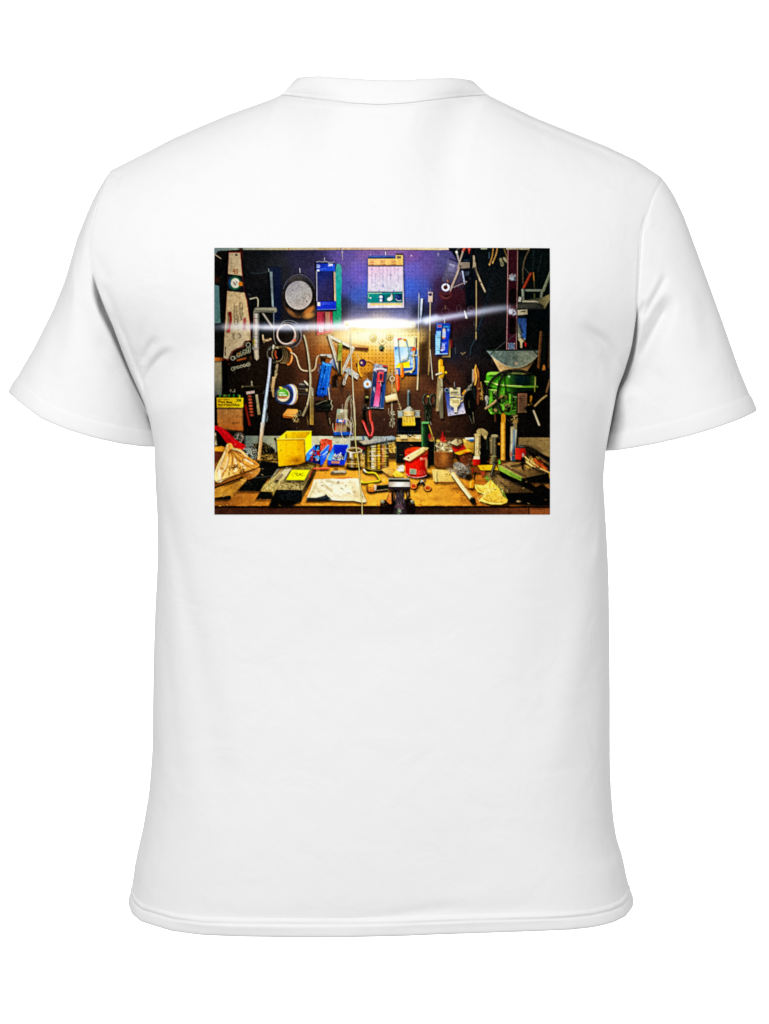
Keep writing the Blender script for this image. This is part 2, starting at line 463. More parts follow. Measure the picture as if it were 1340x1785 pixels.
# ======================================================================
# THE PRINTED PICTURE: inks of a photograph of a cluttered workbench, worked out here as one colour per
# point of the print (586 x 466 points) and stored on the print's mesh.
# ======================================================================
PX0, PY0, PW, PH = 373.0, 431.0, 587, 467
rng = np.random.default_rng(7)
GX, GY = np.meshgrid(np.arange(PW) + PX0, np.arange(PH) + PY0)
CV = np.zeros((PH, PW, 3), np.float32)
ORG = {1: (370, 428), 2: (560, 428), 3: (760, 428), 4: (370, 580), 5: (560, 580), 6: (760, 580), 7: (370, 738), 8: (560, 738), 9: (760, 738)}
Z = 6.7
_o = [0, 0]
def K(n): _o[0], _o[1] = ORG[n]
def T(p): return np.array(p, float).reshape(-1, 2) / Z + _o
def C(c):
    if isinstance(c, str): return np.array([int(c[i:i + 2], 16) / 255 for i in (0, 2, 4)])
    return np.array(c, float)
def smoothpts(p, closed, it=2):
    for _ in range(it):
        q = np.roll(p, -1, 0) if closed else p[1:]
        a = p if closed else p[:-1]
        r = np.empty((len(a) * 2, 2)); r[0::2] = a * .75 + q * .25; r[1::2] = a * .25 + q * .75
        p = r if closed else np.concatenate([p[:1], r, p[-1:]])
    return p
def fbm(shape, cell, seed=0, octs=3):
    r = np.random.default_rng(seed); out = np.zeros(shape); amp = 1; tot = 0
    for _ in range(octs):
        n = (int(shape[0] / cell) + 3, int(shape[1] / cell) + 3)
        g = r.standard_normal(n)
        y = np.arange(shape[0]) / cell; x = np.arange(shape[1]) / cell
        yi, xi = y.astype(int), x.astype(int); fy, fx = (y - yi)[:, None], (x - xi)[None]
        fy, fx = fy * fy * (3 - 2 * fy), fx * fx * (3 - 2 * fx)
        out += amp * (g[np.ix_(yi, xi)] * (1 - fy) * (1 - fx) + g[np.ix_(yi + 1, xi)] * fy * (1 - fx)
                      + g[np.ix_(yi, xi + 1)] * (1 - fy) * fx + g[np.ix_(yi + 1, xi + 1)] * fy * fx)
        tot += amp; amp *= .6; cell = max(cell / 2, 1)
    return out / tot
NOISE_F = fbm((PH, PW), 3.0, 1, 2); NOISE_M = fbm((PH, PW), 9.0, 2, 3); NOISE_1 = np.random.default_rng(3).standard_normal((PH, PW))

def win(p, m):
    x0 = max(int(p[:, 0].min() - m - PX0), 0); x1 = min(int(p[:, 0].max() + m - PX0) + 2, PW)
    y0 = max(int(p[:, 1].min() - m - PY0), 0); y1 = min(int(p[:, 1].max() + m - PY0) + 2, PH)
    return (slice(y0, y1), slice(x0, x1)) if x1 > x0 and y1 > y0 else None
def segdist(X, Y, p, closed):
    d = np.full(X.shape, 1e9); n = len(p)
    for i in range(n if closed else n - 1):
        a, b = p[i], p[(i + 1) % n]; e = b - a; l2 = e @ e + 1e-9
        t = np.clip(((X - a[0]) * e[0] + (Y - a[1]) * e[1]) / l2, 0, 1)
        d = np.minimum(d, (X - a[0] - t * e[0]) ** 2 + (Y - a[1] - t * e[1]) ** 2)
    return np.sqrt(d)
def colour(c, X, Y):
    """plain hex, or ('lin', p0, c0, p1, c1[, c2]) in crop pixels"""
    if isinstance(c, str): return C(c)
    if isinstance(c, tuple):
        p0, p1 = T(c[0])[0], T(c[2])[0]; e = p1 - p0
        t = np.clip(((X - p0[0]) * e[0] + (Y - p0[1]) * e[1]) / (e @ e), 0, 1)[..., None]
        if len(c) == 4: return C(c[1]) * (1 - t) + C(c[3]) * t
        mid = C(c[4]); t2 = t * 2
        return np.where(t2 < 1, C(c[1]) * (1 - t2) + mid * t2, mid * (2 - t2) + C(c[3]) * (t2 - 1))
    return C(c)
def put(sl, A, c, tex=0., fine=0.):
    X, Y = GX[sl], GY[sl]
    col = colour(c, X, Y) * np.ones(X.shape + (3,))
    if tex: col = col * (1 + .36 * tex * NOISE_M[sl][..., None])
    if fine: col = col * (1 + .5 * fine * NOISE_F[sl][..., None])
    CV[sl] = CV[sl] * (1 - A[..., None]) + col * A[..., None]
SH = [0.0]
def shade_off(p):
    q = p.mean(0) - np.array([660., 560.]); r = np.hypot(*q) + 1e-6
    return q / r * min(4.0, 1.2 + r / 60) + [0, .8]
def poly(pts, c, a=1., s=.55, tex=.10, fine=.10, sm=0, edge=None, ew=6):
    p = T(pts)
    if sm: p = smoothpts(p, True, sm)
    if SH[0] and a > .85:
        k, SH[0] = SH[0], 0.0
        ext = np.ptp(p, axis=0).max()
        poly((p + shade_off(p) * min(1, ext / 14) - _o) * Z, '040302', k, 1.5, 0, 0)
        SH[0] = k
    sl = win(p, 3 * s + 1)
    if not sl: return
    X, Y = GX[sl], GY[sl]
    ins = np.zeros(X.shape, bool); n = len(p)
    for i in range(n):
        (x1, y1), (x2, y2) = p[i], p[(i + 1) % n]
        if y1 == y2: continue
        k = (Y < y1) != (Y < y2)
        ins ^= k & (X < (x2 - x1) * (Y - y1) / (y2 - y1) + x1)
    d = segdist(X, Y, p, True); sd = np.where(ins, d, -d)
    put(sl, a * np.clip(.5 + sd / (2 * s), 0, 1), c, tex, fine)
    if edge: line(list(map(tuple, (p - _o) * Z)) + [tuple((p[0] - _o) * Z)], ew, edge, a=.8)
def line(pts, w, c, a=1., s=.5, sm=0, tex=.08, w1=None):
    p = T(pts)
    if sm: p = smoothpts(p, False, sm)
    r = w / Z / 2
    if SH[0] and a > .85 and w > 8:
        k, SH[0] = SH[0], 0.0
        line((p + shade_off(p) * min(1, .25 + w / 50) - _o) * Z, w + 5, '040302', k * .8, 1.1)
        SH[0] = k
    sl = win(p, r + 3 * s + 1)
    if not sl: return
    d = segdist(GX[sl], GY[sl], p, False)
    k = min(1.0, r / s + .15) if r < s else 1.0
    put(sl, a * k * np.clip(.5 + (max(r, s * .8) - d) / (2 * s), 0, 1), c, tex, .08)
def rod(pts, w, c, hi=None, lo=None, sm=0):
    """a round bar: dark outline, body, highlight along one side"""
    line(pts, w + 8, lo or '0a0806', .75, .8, sm)
    line(pts, w, c, 1, .5, sm)
    if hi: line([(x - w * .18, y - w * .08) for x, y in pts], w * .32, hi, .8, .5, sm)
def ell(x, y, rx, ry, c, a=1., s=.55, rot=0, tex=.08, fine=.08):
    (cx, cy), = T([(x, y)]); rx, ry = rx / Z, ry / Z; m = max(rx, ry) + 3 * s + 1
    sl = win(np.array([[cx - m, cy - m], [cx + m, cy + m]]), 0)
    if not sl: return
    X, Y = GX[sl] - cx, GY[sl] - cy; q = math.radians(rot)
    X, Y = X * math.cos(q) + Y * math.sin(q), -X * math.sin(q) + Y * math.cos(q)
    r = np.hypot(X / rx, Y / ry); d = (1 - r) * min(rx, ry)
    put(sl, a * np.clip(.5 + d / (2 * s), 0, 1), c, tex, fine)
def ring(x, y, rx, ry, w, c, a=1., s=.5, a0=0, a1=360, rot=0):
    t = np.radians(np.linspace(a0, a1, 40)); q = math.radians(rot)
    X, Y = rx * np.cos(t), ry * np.sin(t)
    line(list(zip(x + X * math.cos(q) - Y * math.sin(q), y + X * math.sin(q) + Y * math.cos(q))), w, c, a, s)
def glow(x, y, rx, ry, c, a=1., p=2., mode='mix'):
    (cx, cy), = T([(x, y)])
    g = a * np.exp(-(np.hypot((GX - cx) / (rx / Z), (GY - cy) / (ry / Z)) ** p))[..., None]
    if mode == 'mix': CV[:] = CV * (1 - g) + C(c) * g
    elif mode == 'screen': CV[:] = 1 - (1 - CV) * (1 - C(c) * g)
    else: CV[:] = CV * (1 - g * (1 - C(c)))
def beam(pts, w, c, a, w1=None, a1=None):
    """soft streak of light along a polyline"""
    p = smoothpts(T(pts), False, 2)
    d = np.full(GX.shape, 1e9); tt = np.zeros(GX.shape); n = len(p)
    for i in range(n - 1):
        e = p[i + 1] - p[i]; t = np.clip(((GX - p[i, 0]) * e[0] + (GY - p[i, 1]) * e[1]) / (e @ e), 0, 1)
        ds = np.hypot(GX - p[i, 0] - t * e[0], GY - p[i, 1] - t * e[1])
        k = ds < d; d[k] = ds[k]; tt[k] = (i + t[k]) / (n - 1)
    W = w / Z + ((w1 or w) - w) / Z * tt; A = a + ((a1 if a1 is not None else a) - a) * tt
    g = (A * np.exp(-(d / W) ** 2))[..., None]
    CV[:] = 1 - (1 - CV) * (1 - C(c) * g)
def scrib(pts, c, n=10, w=5, a=.8, seed=0, ln=30, ang=None, jit=.5):
    """short strokes scattered in a polygon's box: fine print, screws, clutter"""
    r = np.random.default_rng(seed); p = np.array(pts, float)
    x0, y0 = p.min(0); x1, y1 = p.max(0)
    cs = c if isinstance(c, list) else [c]
    for i in range(n):
        x, y = r.uniform(x0, x1), r.uniform(y0, y1)
        q = (r.uniform(0, np.pi) if ang is None else math.radians(ang) + r.normal() * jit * .3)
        l = ln * r.uniform(.4, 1.2)
        dx, dy = math.cos(q) * l / 2, math.sin(q) * l / 2
        line([(x - dx, y - dy), (x + dx * .2, y + dy * .4), (x + dx, y + dy)], w * r.uniform(.6, 1.3), cs[i % len(cs)], a * r.uniform(.6, 1), tex=0)
def rows(x0, y0, x1, y1, n, c, w=4, a=.6, seed=0, vert=False, gap=.35, word=22):
    """lines of unreadable small type"""
    r = np.random.default_rng(seed)
    for i in range(n):
        f = (i + .5) / n
        pos, end = (y0, y1) if vert else (x0, x1)
        stop = pos + (end - pos) * r.uniform(.6, 1)
        while pos < stop:
            l = word * r.uniform(.4, 1.4)
            if vert: xx = x0 + (x1 - x0) * f; line([(xx, pos), (xx + r.normal() * 1.5, min(pos + l, stop))], w, c, a * r.uniform(.5, 1), tex=0)
            else: yy = y0 + (y1 - y0) * f; line([(pos, yy), (min(pos + l, stop), yy + r.normal() * .8)], w, c, a * r.uniform(.5, 1), tex=0)
            pos += l + word * gap * r.uniform(.6, 1.4)
_fc = {}
def text(st, x, y, size, c, rot=0., a=1., sx=1., bold=0.):
    """real lettering: outlines of the built-in font, rasterised; (x, y) = left end of the baseline"""
    key = (st, bold)
    if key not in _fc:
        cu = bpy.data.curves.new('t', 'FONT'); cu.body = st; cu.offset = bold; cu.resolution_u = 3
        ob = bpy.data.objects.new('t', cu); sc.collection.objects.link(ob)
        dg = bpy.context.evaluated_depsgraph_get(); me = ob.evaluated_get(dg).to_mesh()
        v = np.array([q.co[:2] for q in me.vertices]); me.calc_loop_triangles()
        t = np.array([q.vertices[:] for q in me.loop_triangles])
        ob.evaluated_get(dg).to_mesh_clear(); bpy.data.objects.remove(ob); bpy.data.curves.remove(cu)
        _fc[key] = v[t]
    tri = _fc[key] * [sx, -1] * size
    q = math.radians(rot); tri = tri @ np.array([[math.cos(q), math.sin(q)], [-math.sin(q), math.cos(q)]])
    tri = (tri + [x, y]) / Z + _o
    p = tri.reshape(-1, 2); sl = win(p, 2)
    if not sl: return
    SS = 4
    hy, hx = GX[sl].shape
    yy, xx = np.mgrid[0:hy * SS, 0:hx * SS]
    X = GX[sl][0, 0] + (xx + .5) / SS - .5; Y = GY[sl][0, 0] + (yy + .5) / SS - .5
    M = np.zeros(X.shape, bool)
    for A, B, D in tri:
        i0 = max(int((min(A[0], B[0], D[0]) - X[0, 0]) * SS) - 1, 0); i1 = int((max(A[0], B[0], D[0]) - X[0, 0]) * SS) + 2
        j0 = max(int((min(A[1], B[1], D[1]) - Y[0, 0]) * SS) - 1, 0); j1 = int((max(A[1], B[1], D[1]) - Y[0, 0]) * SS) + 2
        w = (slice(j0, j1), slice(i0, i1)); x_, y_ = X[w], Y[w]
        e = [(Q[0] - P_[0]) * (y_ - P_[1]) - (Q[1] - P_[1]) * (x_ - P_[0]) for P_, Q in ((A, B), (B, D), (D, A))]
        M[w] |= ((e[0] >= 0) & (e[1] >= 0) & (e[2] >= 0)) | ((e[0] <= 0) & (e[1] <= 0) & (e[2] <= 0))
    put(sl, a * M.reshape(hy, SS, hx, SS).mean((1, 3)), c)

# ---------------------------------------------------------------- the pegboard wall
_cp = """380 440 15130f 400 470 0d0e0d 450 450 17181a 480 470 212226 530 450 2a273c 560 470 2e2a44 600 450 5a4c84 625 480 6452a4
605 500 44488c 600 530 262a3c 640 440 74588c 650 500 3a60c4 620 515 3c58a8 715 500 3c5cbc 735 510 3a4c98 720 470 5c56a8 745 460 5c4a86 715 445 6c4c84 690 440 80608c
770 460 4e4a74 770 500 3a2a46 790 520 35161e 780 545 2e1420 815 540 1c1216 850 500 0f1212 850 450 0c1012 930 500 09100f 930 450 0a1212 940 560 080c0c
400 560 0c0f0d 450 560 0e100f 520 560 17171c 470 520 0f1014 590 555 23252e 620 545 54587a 700 545 606488 735 545 22263a
660 590 fff0b8 690 592 fff2c4 620 590 f0b850 600 596 d88c28 582 600 8a4c20 575 640 70401f 600 640 a4641e 640 610 f0b44c 640 640 cf8a2a 680 630 d89a38 700 640 c08838
720 600 f8d880 735 610 6a4620 650 660 a86c2c 620 670 6e4526 690 665 8a5a2c 600 690 4a2e20 640 700 4c3024 700 700 442b1e 580 720 3a2419 620 740 3a2418
560 600 8a4f26 545 600 5a3420 530 630 46291a 540 660 4a2c1e 550 690 38221a 500 650 24160f 460 640 1a120d 440 660 181009 400 650 100d0a 420 700 0d0c09
480 700 1c120c 520 720 22160f 540 745 281a12 480 745 140e0a 440 745 0c0a07 660 740 34211a 730 700 442c20 760 640 45291f 755 690 583524 780 720 3c2518 800 740 2a1a13 830 740 160f0b
760 600 1e1a24 790 620 1d1e28 800 640 241a1c 790 650 40241a 820 600 15171a 830 660 14100f 870 740 0c0a08 930 700 0b0907 950 740 0c0a08 930 640 0a0a08 860 600 0c0e0e 760 660 3a2419""".split()
_q = [(float(_cp[i]), float(_cp[i + 1]), C(_cp[i + 2])) for i in range(0, len(_cp), 3)]
_num = np.zeros(CV.shape); _den = np.zeros(GX.shape)
for x, y, c in _q:
    wgt = 1 / (((GX - x) ** 2 + (GY - y) ** 2) / 100 + 1.2) ** 2
    _num += wgt[..., None] * c; _den += wgt
CV[:] = _num / _den[..., None]
CV *= (1 + .05 * NOISE_M + .03 * NOISE_F)[..., None]
K(2)
glow(700, 330, 560, 300, '8c86c0', .26)
K(5)
glow(430, 200, 520, 330, 'f0a838', .30)
glow(430, 560, 700, 400, '6c4c34', .16)
# perforations every inch
for iy in range(52):
    for ix in range(93):
        hx, hy = 373 + 2 + ix * 6.36, 439 + 1.6 + iy * 6.55 - .004 * (ix - 46) ** 2 * 0
        if hy > 758: continue
        lum = CV[min(int(hy - PY0), PH - 1), min(int(hx - PX0), PW - 1)].max()
        k = np.clip((lum - .12) * 1.3, 0, .62) * (.4 if CV[min(int(hy - PY0), PH - 1), min(int(hx - PX0), PW - 1)].argmax() == 2 else .9)
        if k < .04: continue
        _o[0], _o[1] = hx, hy
        ell(0, 0, 6.2, 6.6, '2a1608' if lum > .5 else '080608', k, .5, tex=0, fine=0)
# pale wall under the board, and the strip above it
K(7)
poly([(360, 145), (1400, 150), (1400, 420), (360, 430)], ((360, 200), '59635c', (1300, 200), 'c4be9c', 'a6a280'), tex=.12)
K(8)
poly([(-20, 148), (880, 150), (880, 420), (-20, 420)], ((0, 200), 'c9c4a4', (880, 250), '7c8474', 'a9ac98'), tex=.1)
poly([(860, 148), (1345, 165), (1345, 420), (860, 420)], '2a2016')
line([(0, 146), (870, 148)], 10, '1a1410', .8)
K(9)
poly([(0, 165), (1345, 165), (1345, 400), (0, 400)], ((0, 250), '4a3420', (1300, 260), '8c7448', '5c4a30'), tex=.12)
poly([(330, 165), (960, 165), (960, 400), (330, 400)], '2e2415', .9)
K(1)
poly([(20, 15), (335, 15), (330, 42), (62, 56), (22, 112)], ((20, 40), '77868a', (320, 30), '9aa890'))
poly([(350, 15), (1400, 15), (1400, 46), (355, 46)], ((350, 30), '8f9486', (1400, 30), 'a89a90', 'aa9c78'))
line([(890, 22), (892, 44)], 10, '8a5a2a')
K(2)
poly([(-40, 15), (1400, 15), (1400, 48), (-40, 48)], ((0, 30), 'a8946c', (1300, 30), 'd6c49c', 'c4a89a'))
line([(-40, 52), (1400, 52)], 8, '2a2434', .7)
K(3)
poly([(-20, 15), (150, 15), (148, 44), (-20, 46)], 'd0bda0')
poly([(150, 10), (1345, 10), (1345, 60), (150, 60)], '0c1010')
poly([(520, 18), (600, 18), (596, 38), (525, 40)], '8f8f78')
poly([(815, 18), (1100, 18), (1090, 40), (820, 42)], 'b0a78c')

# ---------------------------------------------------------------- upper left
SH[0] = .55
K(1)
line([(22, 95), (95, 145)], 12, 'b8a890')
poly([(20, 455), (75, 465), (92, 900), (20, 905)], ((40, 460), '64868a', (60, 900), '5c7f78'), tex=.15)
ell(45, 395, 40, 35, '3a1f12', .8, 2)
line([(330, 25), (348, 130)], 26, '3c1d14', .9, 1)
ell(60, 250, 70, 90, '070707', .6, 4)
SAW = [(190, 75), (325, 75), (347, 330), (376, 545), (402, 640), (436, 880), (458, 1110), (388, 1118), (365, 1180), (290, 1205), (240, 1235), (205, 1310), (188, 1338), (130, 1318), (140, 1018), (155, 800), (170, 545)]
poly([(x + 14, y + 10) for x, y in SAW], '040404', .6, 2)
poly(SAW, ((250, 80), 'c2ae8e', (290, 1300), 'bba888', 'd0b488'), tex=.10, fine=.14)
line(SAW[:7], 10, '7a2626', .85)
line([SAW[0], SAW[-1], SAW[-2], SAW[-3]][::1], 8, '6e2a24', .6)
line(SAW[6:14], 16, '5a1c18', .9)
glow(330, 1000, 60, 160, 'e8dcc0', .35)
poly([(182, 328), (350, 352), (378, 548), (170, 525)], '14171c', tex=.2)
ell(262, 435, 74, 82, '1f6e44', .8, 1.6); ell(205, 430, 16, 44, '28468a', .8, 1.5)
ell(266, 435, 52, 58, 'e6e0cc', 1, .8)
scrib([(242, 405), (290, 465)], '4a3c30', 12, 5, .8, 4, 26, 50)
ell(325, 445, 22, 26, 'c8701e', 1, .8); line([(325, 420), (350, 440), (325, 450), (352, 462)], 8, 'd8882c')
ell(278, 105, 14, 12, '26201a'); line([(262, 92), (288, 110)], 6, '15120f')
rows(195, 200, 235, 320, 4, '5c4c3a', 4, .6, 5, True)
line([(250, 268), (240, 300), (262, 300)], 12, '8a4a1c', .8); line([(262, 280), (256, 325)], 12, '8a4a1c', .8); line([(280, 270), (296, 282), (282, 298), (294, 312), (274, 326)], 12, '8a4a1c', .8)
line([(207, 785), (216, 850), (212, 900), (190, 985), (190, 1000)], 26, '8a1414', .95, .8, 1)
ell(190, 990, 20, 24, 'a02818', .9, .8); ell(205, 795, 20, 26, '701010', .9, .8)
line([(378, 860), (372, 965)], 34, '8c2430', .75, 1.4)
for k, (xx, yy, ln, sd) in enumerate([(255, 672, 275, 1), (280, 700, 240, 2), (322, 665, 200, 3), (345, 720, 150, 4), (300, 820, 120, 5)]):
    rows(xx - 10, yy, xx + 12, yy + ln, 2, '4c4436', 7, .75, sd, True, .3, 26)
ring(330, 700, 22, 38, 6, '4c4436', .7); ring(275, 890, 18, 34, 7, '3c362c', .7); line([(300, 760), (345, 850), (320, 880)], 7, '4c4436', .7, sm=1)
K(4)
rows(228, 0, 262, 90, 3, '4c4436', 7, .75, 11, True, .3, 26); rows(270, 0, 345, 80, 4, '4c4436', 6, .6, 12, True)
line([(300, 0), (340, 40), (310, 60)], 7, '3c362c', .8, sm=1)
rows(142, 165, 158, 270, 1, '241a14', 14, .9, 13, True, .2, 20)
K(1)
line([(450, 318), (560, 322), (655, 298)], 7, '3c4e52', .8)
poly([(420, 330), (668, 310), (700, 900), (450, 900)], '0d0d0d', .5, 2)
poly([(650, 250), (800, 250), (805, 880), (720, 900)], '0c1834', .65, 3)
poly([(668, 300), (700, 304), (716, 716), (697, 716)], ((680, 300), '6c7a7c', (705, 716), '8a9a9c', '5c6668'))
line([(655, 270), (658, 298)], 10, '8a8f8c'); line([(716, 716), (718, 1060)], 8, '8c949a', .8)
line([(440, 622), (500, 608), (522, 606), (536, 640), (530, 712)], 14, 'aca68e', .95, sm=1); line([(420, 560), (445, 580)], 7, '5c5c50', .7)
# caulking gun
line([(590, 790), (700, 950)], 24, '837c72', .95); line([(596, 800), (690, 940)], 7, 'b4aca0', .7)
line([(515, 752), (720, 752)], 58, '6c6a5c'); line([(510, 738), (725, 740)], 16, '98947f', .8); line([(560, 775), (735, 770)], 12, '3a382f', .7)
ell(735, 752, 18, 30, '7f7c6c'); line([(490, 770), (488, 800)], 20, '7c7666')
poly([(480, 790), (552, 790), (547, 1200), (465, 1200)], ((475, 900), '6a645c', (550, 900), '3a3834', 'c8c0b4'), tex=.15)
rows(482, 820, 500, 960, 1, 'a05048', 12, .8, 21, True); line([(480, 850), (550, 850)], 8, '3c3a36', .7)
K(4)
ell(485, 110, 14, 40, 'c8a028', .7, 1.0); line([(478, 60), (475, 160)], 12, '2a2824', .7)
for yy in (30, 70, 120, 165): line([(468, yy), (548, yy)], 5, '4c4a44', .6)
poly([(465, 178), (548, 178), (535, 205), (480, 205)], '8c8478')
poly([(482, 200), (540, 200), (546, 300), (520, 325), (492, 300)], ((480, 250), '6c6050', (545, 250), '8a7c68', 'c4b49c'), tex=.2)
# round pan on its hook
K(1)
line([(1020, 262), (1022, 315)], 10, 'aaa4b0')
ell(1012, 590, 210, 272, '14131a', .9, 1.5)
ell(1012, 590, 200, 262, ((1000, 330), '34323e', (1050, 850), '4a3422', '1e1a18'), 1, 1, tex=.2)
ring(1012, 590, 196, 258, 8, '5c5e6e', .7, a0=200, a1=340); ring(1010, 590, 190, 245, 14, '6c4e30', .6, 1.2, 30, 130)
ell(1010, 590, 178, 205, '0f0e0f', .7, 2)
ell(1130, 760, 75, 34, 'b87840', .85, 2, -35); ell(1130, 820, 60, 30, 'c08848', .85, 2, -20); ell(920, 780, 55, 18, '8a5c34', .8, 1.6, 40)
ell(985, 405, 90, 60, '4a443c', .6, 3)
ell(1008, 578, 160, 172, ((900, 420), '8a868c', (1100, 740), 'b0a298', '9c9894'), 1, .8, tex=.12, fine=.10)
scrib([(900, 450), (1130, 700)], ['4c4844', '6c6864', 'd8d0c4'], 46, 6, .6, 31, 18)
scrib([(1050, 560), (1140, 660)], '3a3634', 16, 6, .7, 32, 14)
ring(1008, 578, 160, 172, 7, '2c2824', .8); ring(1008, 578, 152, 164, 5, 'c8bcb0', .6, a0=20, a1=200)
# ring of cable behind the streak
K(4)
ell(870, 30, 170, 160, '0e0c0b', .7, 3)
ring(880, 30, 160, 150, 8, '787478', .7, a0=-120, a1=100); ring(875, 30, 125, 122, 12, '5c5450', .9); ring(862, 20, 104, 112, 18, 'b49a8e', .95); ring(862, 20, 100, 108, 6, 'e0d0c4', .8, a0=60, a1=200)
ring(905, 30, 70, 100, 12, 'c4b0a4', .8, a0=-80, a1=80); ell(960, 90, 18, 14, 'd05a34', .9, .9)
line([(720, -60), (715, 60), (740, 130)], 9, '847c74', .9, sm=2); ring(900, 50, 140, 130, 7, '8a8482', .6, a0=-60, a1=60)
K(1); line([(820, 890), (880, 870), (970, 885), (1040, 970), (1040, 1060)], 8, '8a8a90', .7, sm=2); line([(800, 930), (830, 880), (850, 910)], 10, '6a6660', .8, sm=1)
line([(1100, 940), (1110, 985)], 9, 'd8d8e0', .9)
# blue sandpaper pack, green strip and red card
K(2)
poly([(165, 205), (215, 210), (242, 262), (232, 330), (241, 420), (226, 640), (236, 800), (226, 925), (195, 968), (150, 962), (130, 800), (150, 700)],
     ((200, 210), '4f8f8c', (190, 960), '1c7434', '149088'), sm=2, tex=.14)
poly([(-62, 190), (150, 200), (178, 760), (-48, 765)], '060610', .6, 1.5)
poly([(-58, 190), (148, 200), (172, 748), (-50, 752)], '242650', tex=.1)
poly([(-58, 205), (156, 212), (160, 300), (-56, 302)], ((0, 205), '1a2f8c', (100, 300), '2a50c0'))
poly([(-56, 305), (140, 302), (150, 645), (-52, 655)], ((-40, 310), '16245c', (100, 640), '2c2848', '2e2c54'), tex=.16)
poly([(143, 300), (164, 308), (170, 655), (152, 652)], ((150, 300), 'a08c80', (160, 640), 'd8b890'))
line([(-57, 300), (-51, 655)], 10, 'b4b0c4', .9)
poly([(-54, 655), (170, 648), (172, 744), (-50, 750)], '1c32a4'); line([(-50, 748), (172, 744)], 8, '7f90d0', .8); line([(-40, 762), (172, 757)], 10, '0a0a10', .9)
line([(-58, 190), (-20, 182), (10, 190), (50, 182), (90, 195), (148, 190)], 9, 'a0a0b4', .8)
rows(-55, 216, -12, 258, 3, 'e0e0f0', 9, .85, 39, gap=.15, word=14)
rows(-52, 264, 60, 290, 2, 'a0b8f0', 4, .7, 41); ell(-38, 288, 16, 12, 'e8e8f4', .9); text('3M', 78, 238, 44, 'f0f0fa', 0, 1, .95, .03)
poly([(-48, 660), (-14, 660), (-12, 704), (-46, 706)], 'dcd4c8'); rows(0, 664, 140, 690, 2, 'a0b0f0', 4, .6, 42)
poly([(-50, 775), (128, 775), (126, 1012), (-52, 1045)], ((20, 780), '8a2c3c', (20, 1040), 'dc4a50'), tex=.14)
poly([(46, 778), (100, 778), (98, 990), (50, 1005)], '9a7058', .9); line([(110, 780), (108, 1000)], 9, '7a1c28', .8)
rows(4, 800, 38, 920, 2, '5a1420', 11, .85, 38, True, .25, 20); rows(-40, 830, -8, 960, 2, '54121c', 6, .6, 43, True)
poly([(-30, 950), (22, 946), (20, 1008), (-28, 1016)], 'd8c4c0'); poly([(-18, 962), (12, 958), (10, 1000), (-16, 1004)], '8a6c70', .8)

# ---------------------------------------------------------------- chart card above the lamp
line([(750, 70), (752, 116)], 10, 'd8d0e4'); line([(232, 22), (240, 60), (246, 160)], 9, 'b4a4b4', .9); line([(236, 75), (262, 72)], 8, 'a89cae', .8); line([(-530+565, 140), (36, 172)], 9, 'b4acbc', .9)
ell(1052, 115, 8, 8, 'd8b8c4'); ell(575, 105, 6, 6, 'c8a8bc'); ell(185, 80, 7, 7, '7a7090')
poly([(530, 150), (965, 120), (982, 740), (535, 745)], '101838', .35, 3)
poly([(545, 150), (868, 148), (868, 108), (952, 108), (955, 240), (966, 726), (540, 732)], 'd6cede')
poly([(550, 112), (866, 112), (866, 148), (548, 150)], '34508c', .85, tex=.3); rows(556, 118, 860, 146, 2, '7a98c8', 5, .6, 51)
poly([(547, 152), (868, 150), (868, 108), (952, 108), (953, 234), (547, 234)], ((600, 150), 'ecb880', (900, 230), 'e0b46c'), tex=.05)
text('3M', 878, 148, 42, '1a2048', 0, 1, .98, .035)
for xx, ws in ((564, ('Black', 'Metal', 'Wood')), (690, ('Paintable', 'Soft', 'surface')), (818, ('Primer', 'Plaster', 'metal'))):
    rows(xx, 168, xx + 66, 228, 3, '8a4434', 8, .8, 48 + xx, gap=.18, word=14)
line([(548, 238), (952, 236)], 9, '3c4890', .9)
poly([(547, 244), (952, 242), (950, 542), (545, 544)], ((700, 244), 'dcb8cc', (750, 540), 'cacad6', 'd4c6d8'), tex=.04)
for k, (xx, y0_, y1_) in enumerate([(588, 250, 530), (632, 340, 530), (680, 250, 410), (720, 250, 490), (768, 260, 520), (810, 250, 540), (855, 250, 340), (897, 260, 480)]):
    rows(xx - 6, y0_, xx + 6, y1_, 1, '5464a0', 5.5, .75, 60 + k, True, .9, 12)
ell(592, 272, 10, 12, '8c84b8', .7); ell(675, 528, 8, 10, '5464a0', .7); ell(845, 528, 8, 12, '5464a0', .7); ell(810, 345, 9, 9, '5464a0', .7); ell(720, 470, 9, 18, '5464a0', .6)
poly([(542, 546), (948, 544), (945, 664), (540, 668)], ((600, 546), '1a7c78', (800, 664), '0c5e60'), tex=.12)
line([(545, 558), (706, 556)], 8, 'bcd8a8', .9); line([(706, 560), (945, 556)], 6, '50b4a0', .9); line([(543, 547), (948, 545)], 7, '16386c', .8)
poly([(672, 585), (735, 580), (738, 655), (675, 655)], '12305c', .8); ell(695, 600, 20, 18, 'e0e0e8'); ell(695, 640, 18, 18, 'c8ccd8')
poly([(765, 640), (770, 610), (805, 600), (815, 570), (832, 572), (832, 630), (800, 650)], 'dcdcd8', sm=1); line([(820, 560), (830, 620)], 10, 'a0b0a0')
poly([(860, 575), (930, 570), (930, 645), (865, 645)], '1a2a60', .9); rows(866, 580, 926, 610, 3, '7a90c8', 5, .7, 71); line([(870, 625), (895, 648), (930, 640)], 8, 'd8d8e0', .9, sm=1)
ell(573, 612, 11, 9, 'e8e8e0'); line([(552, 575), (550, 610)], 8, 'c8d8a0', .7)
poly([(568, 676), (940, 674), (940, 698), (566, 700)], ((600, 680), 'd4b878', (900, 690), 'e0cc80'))
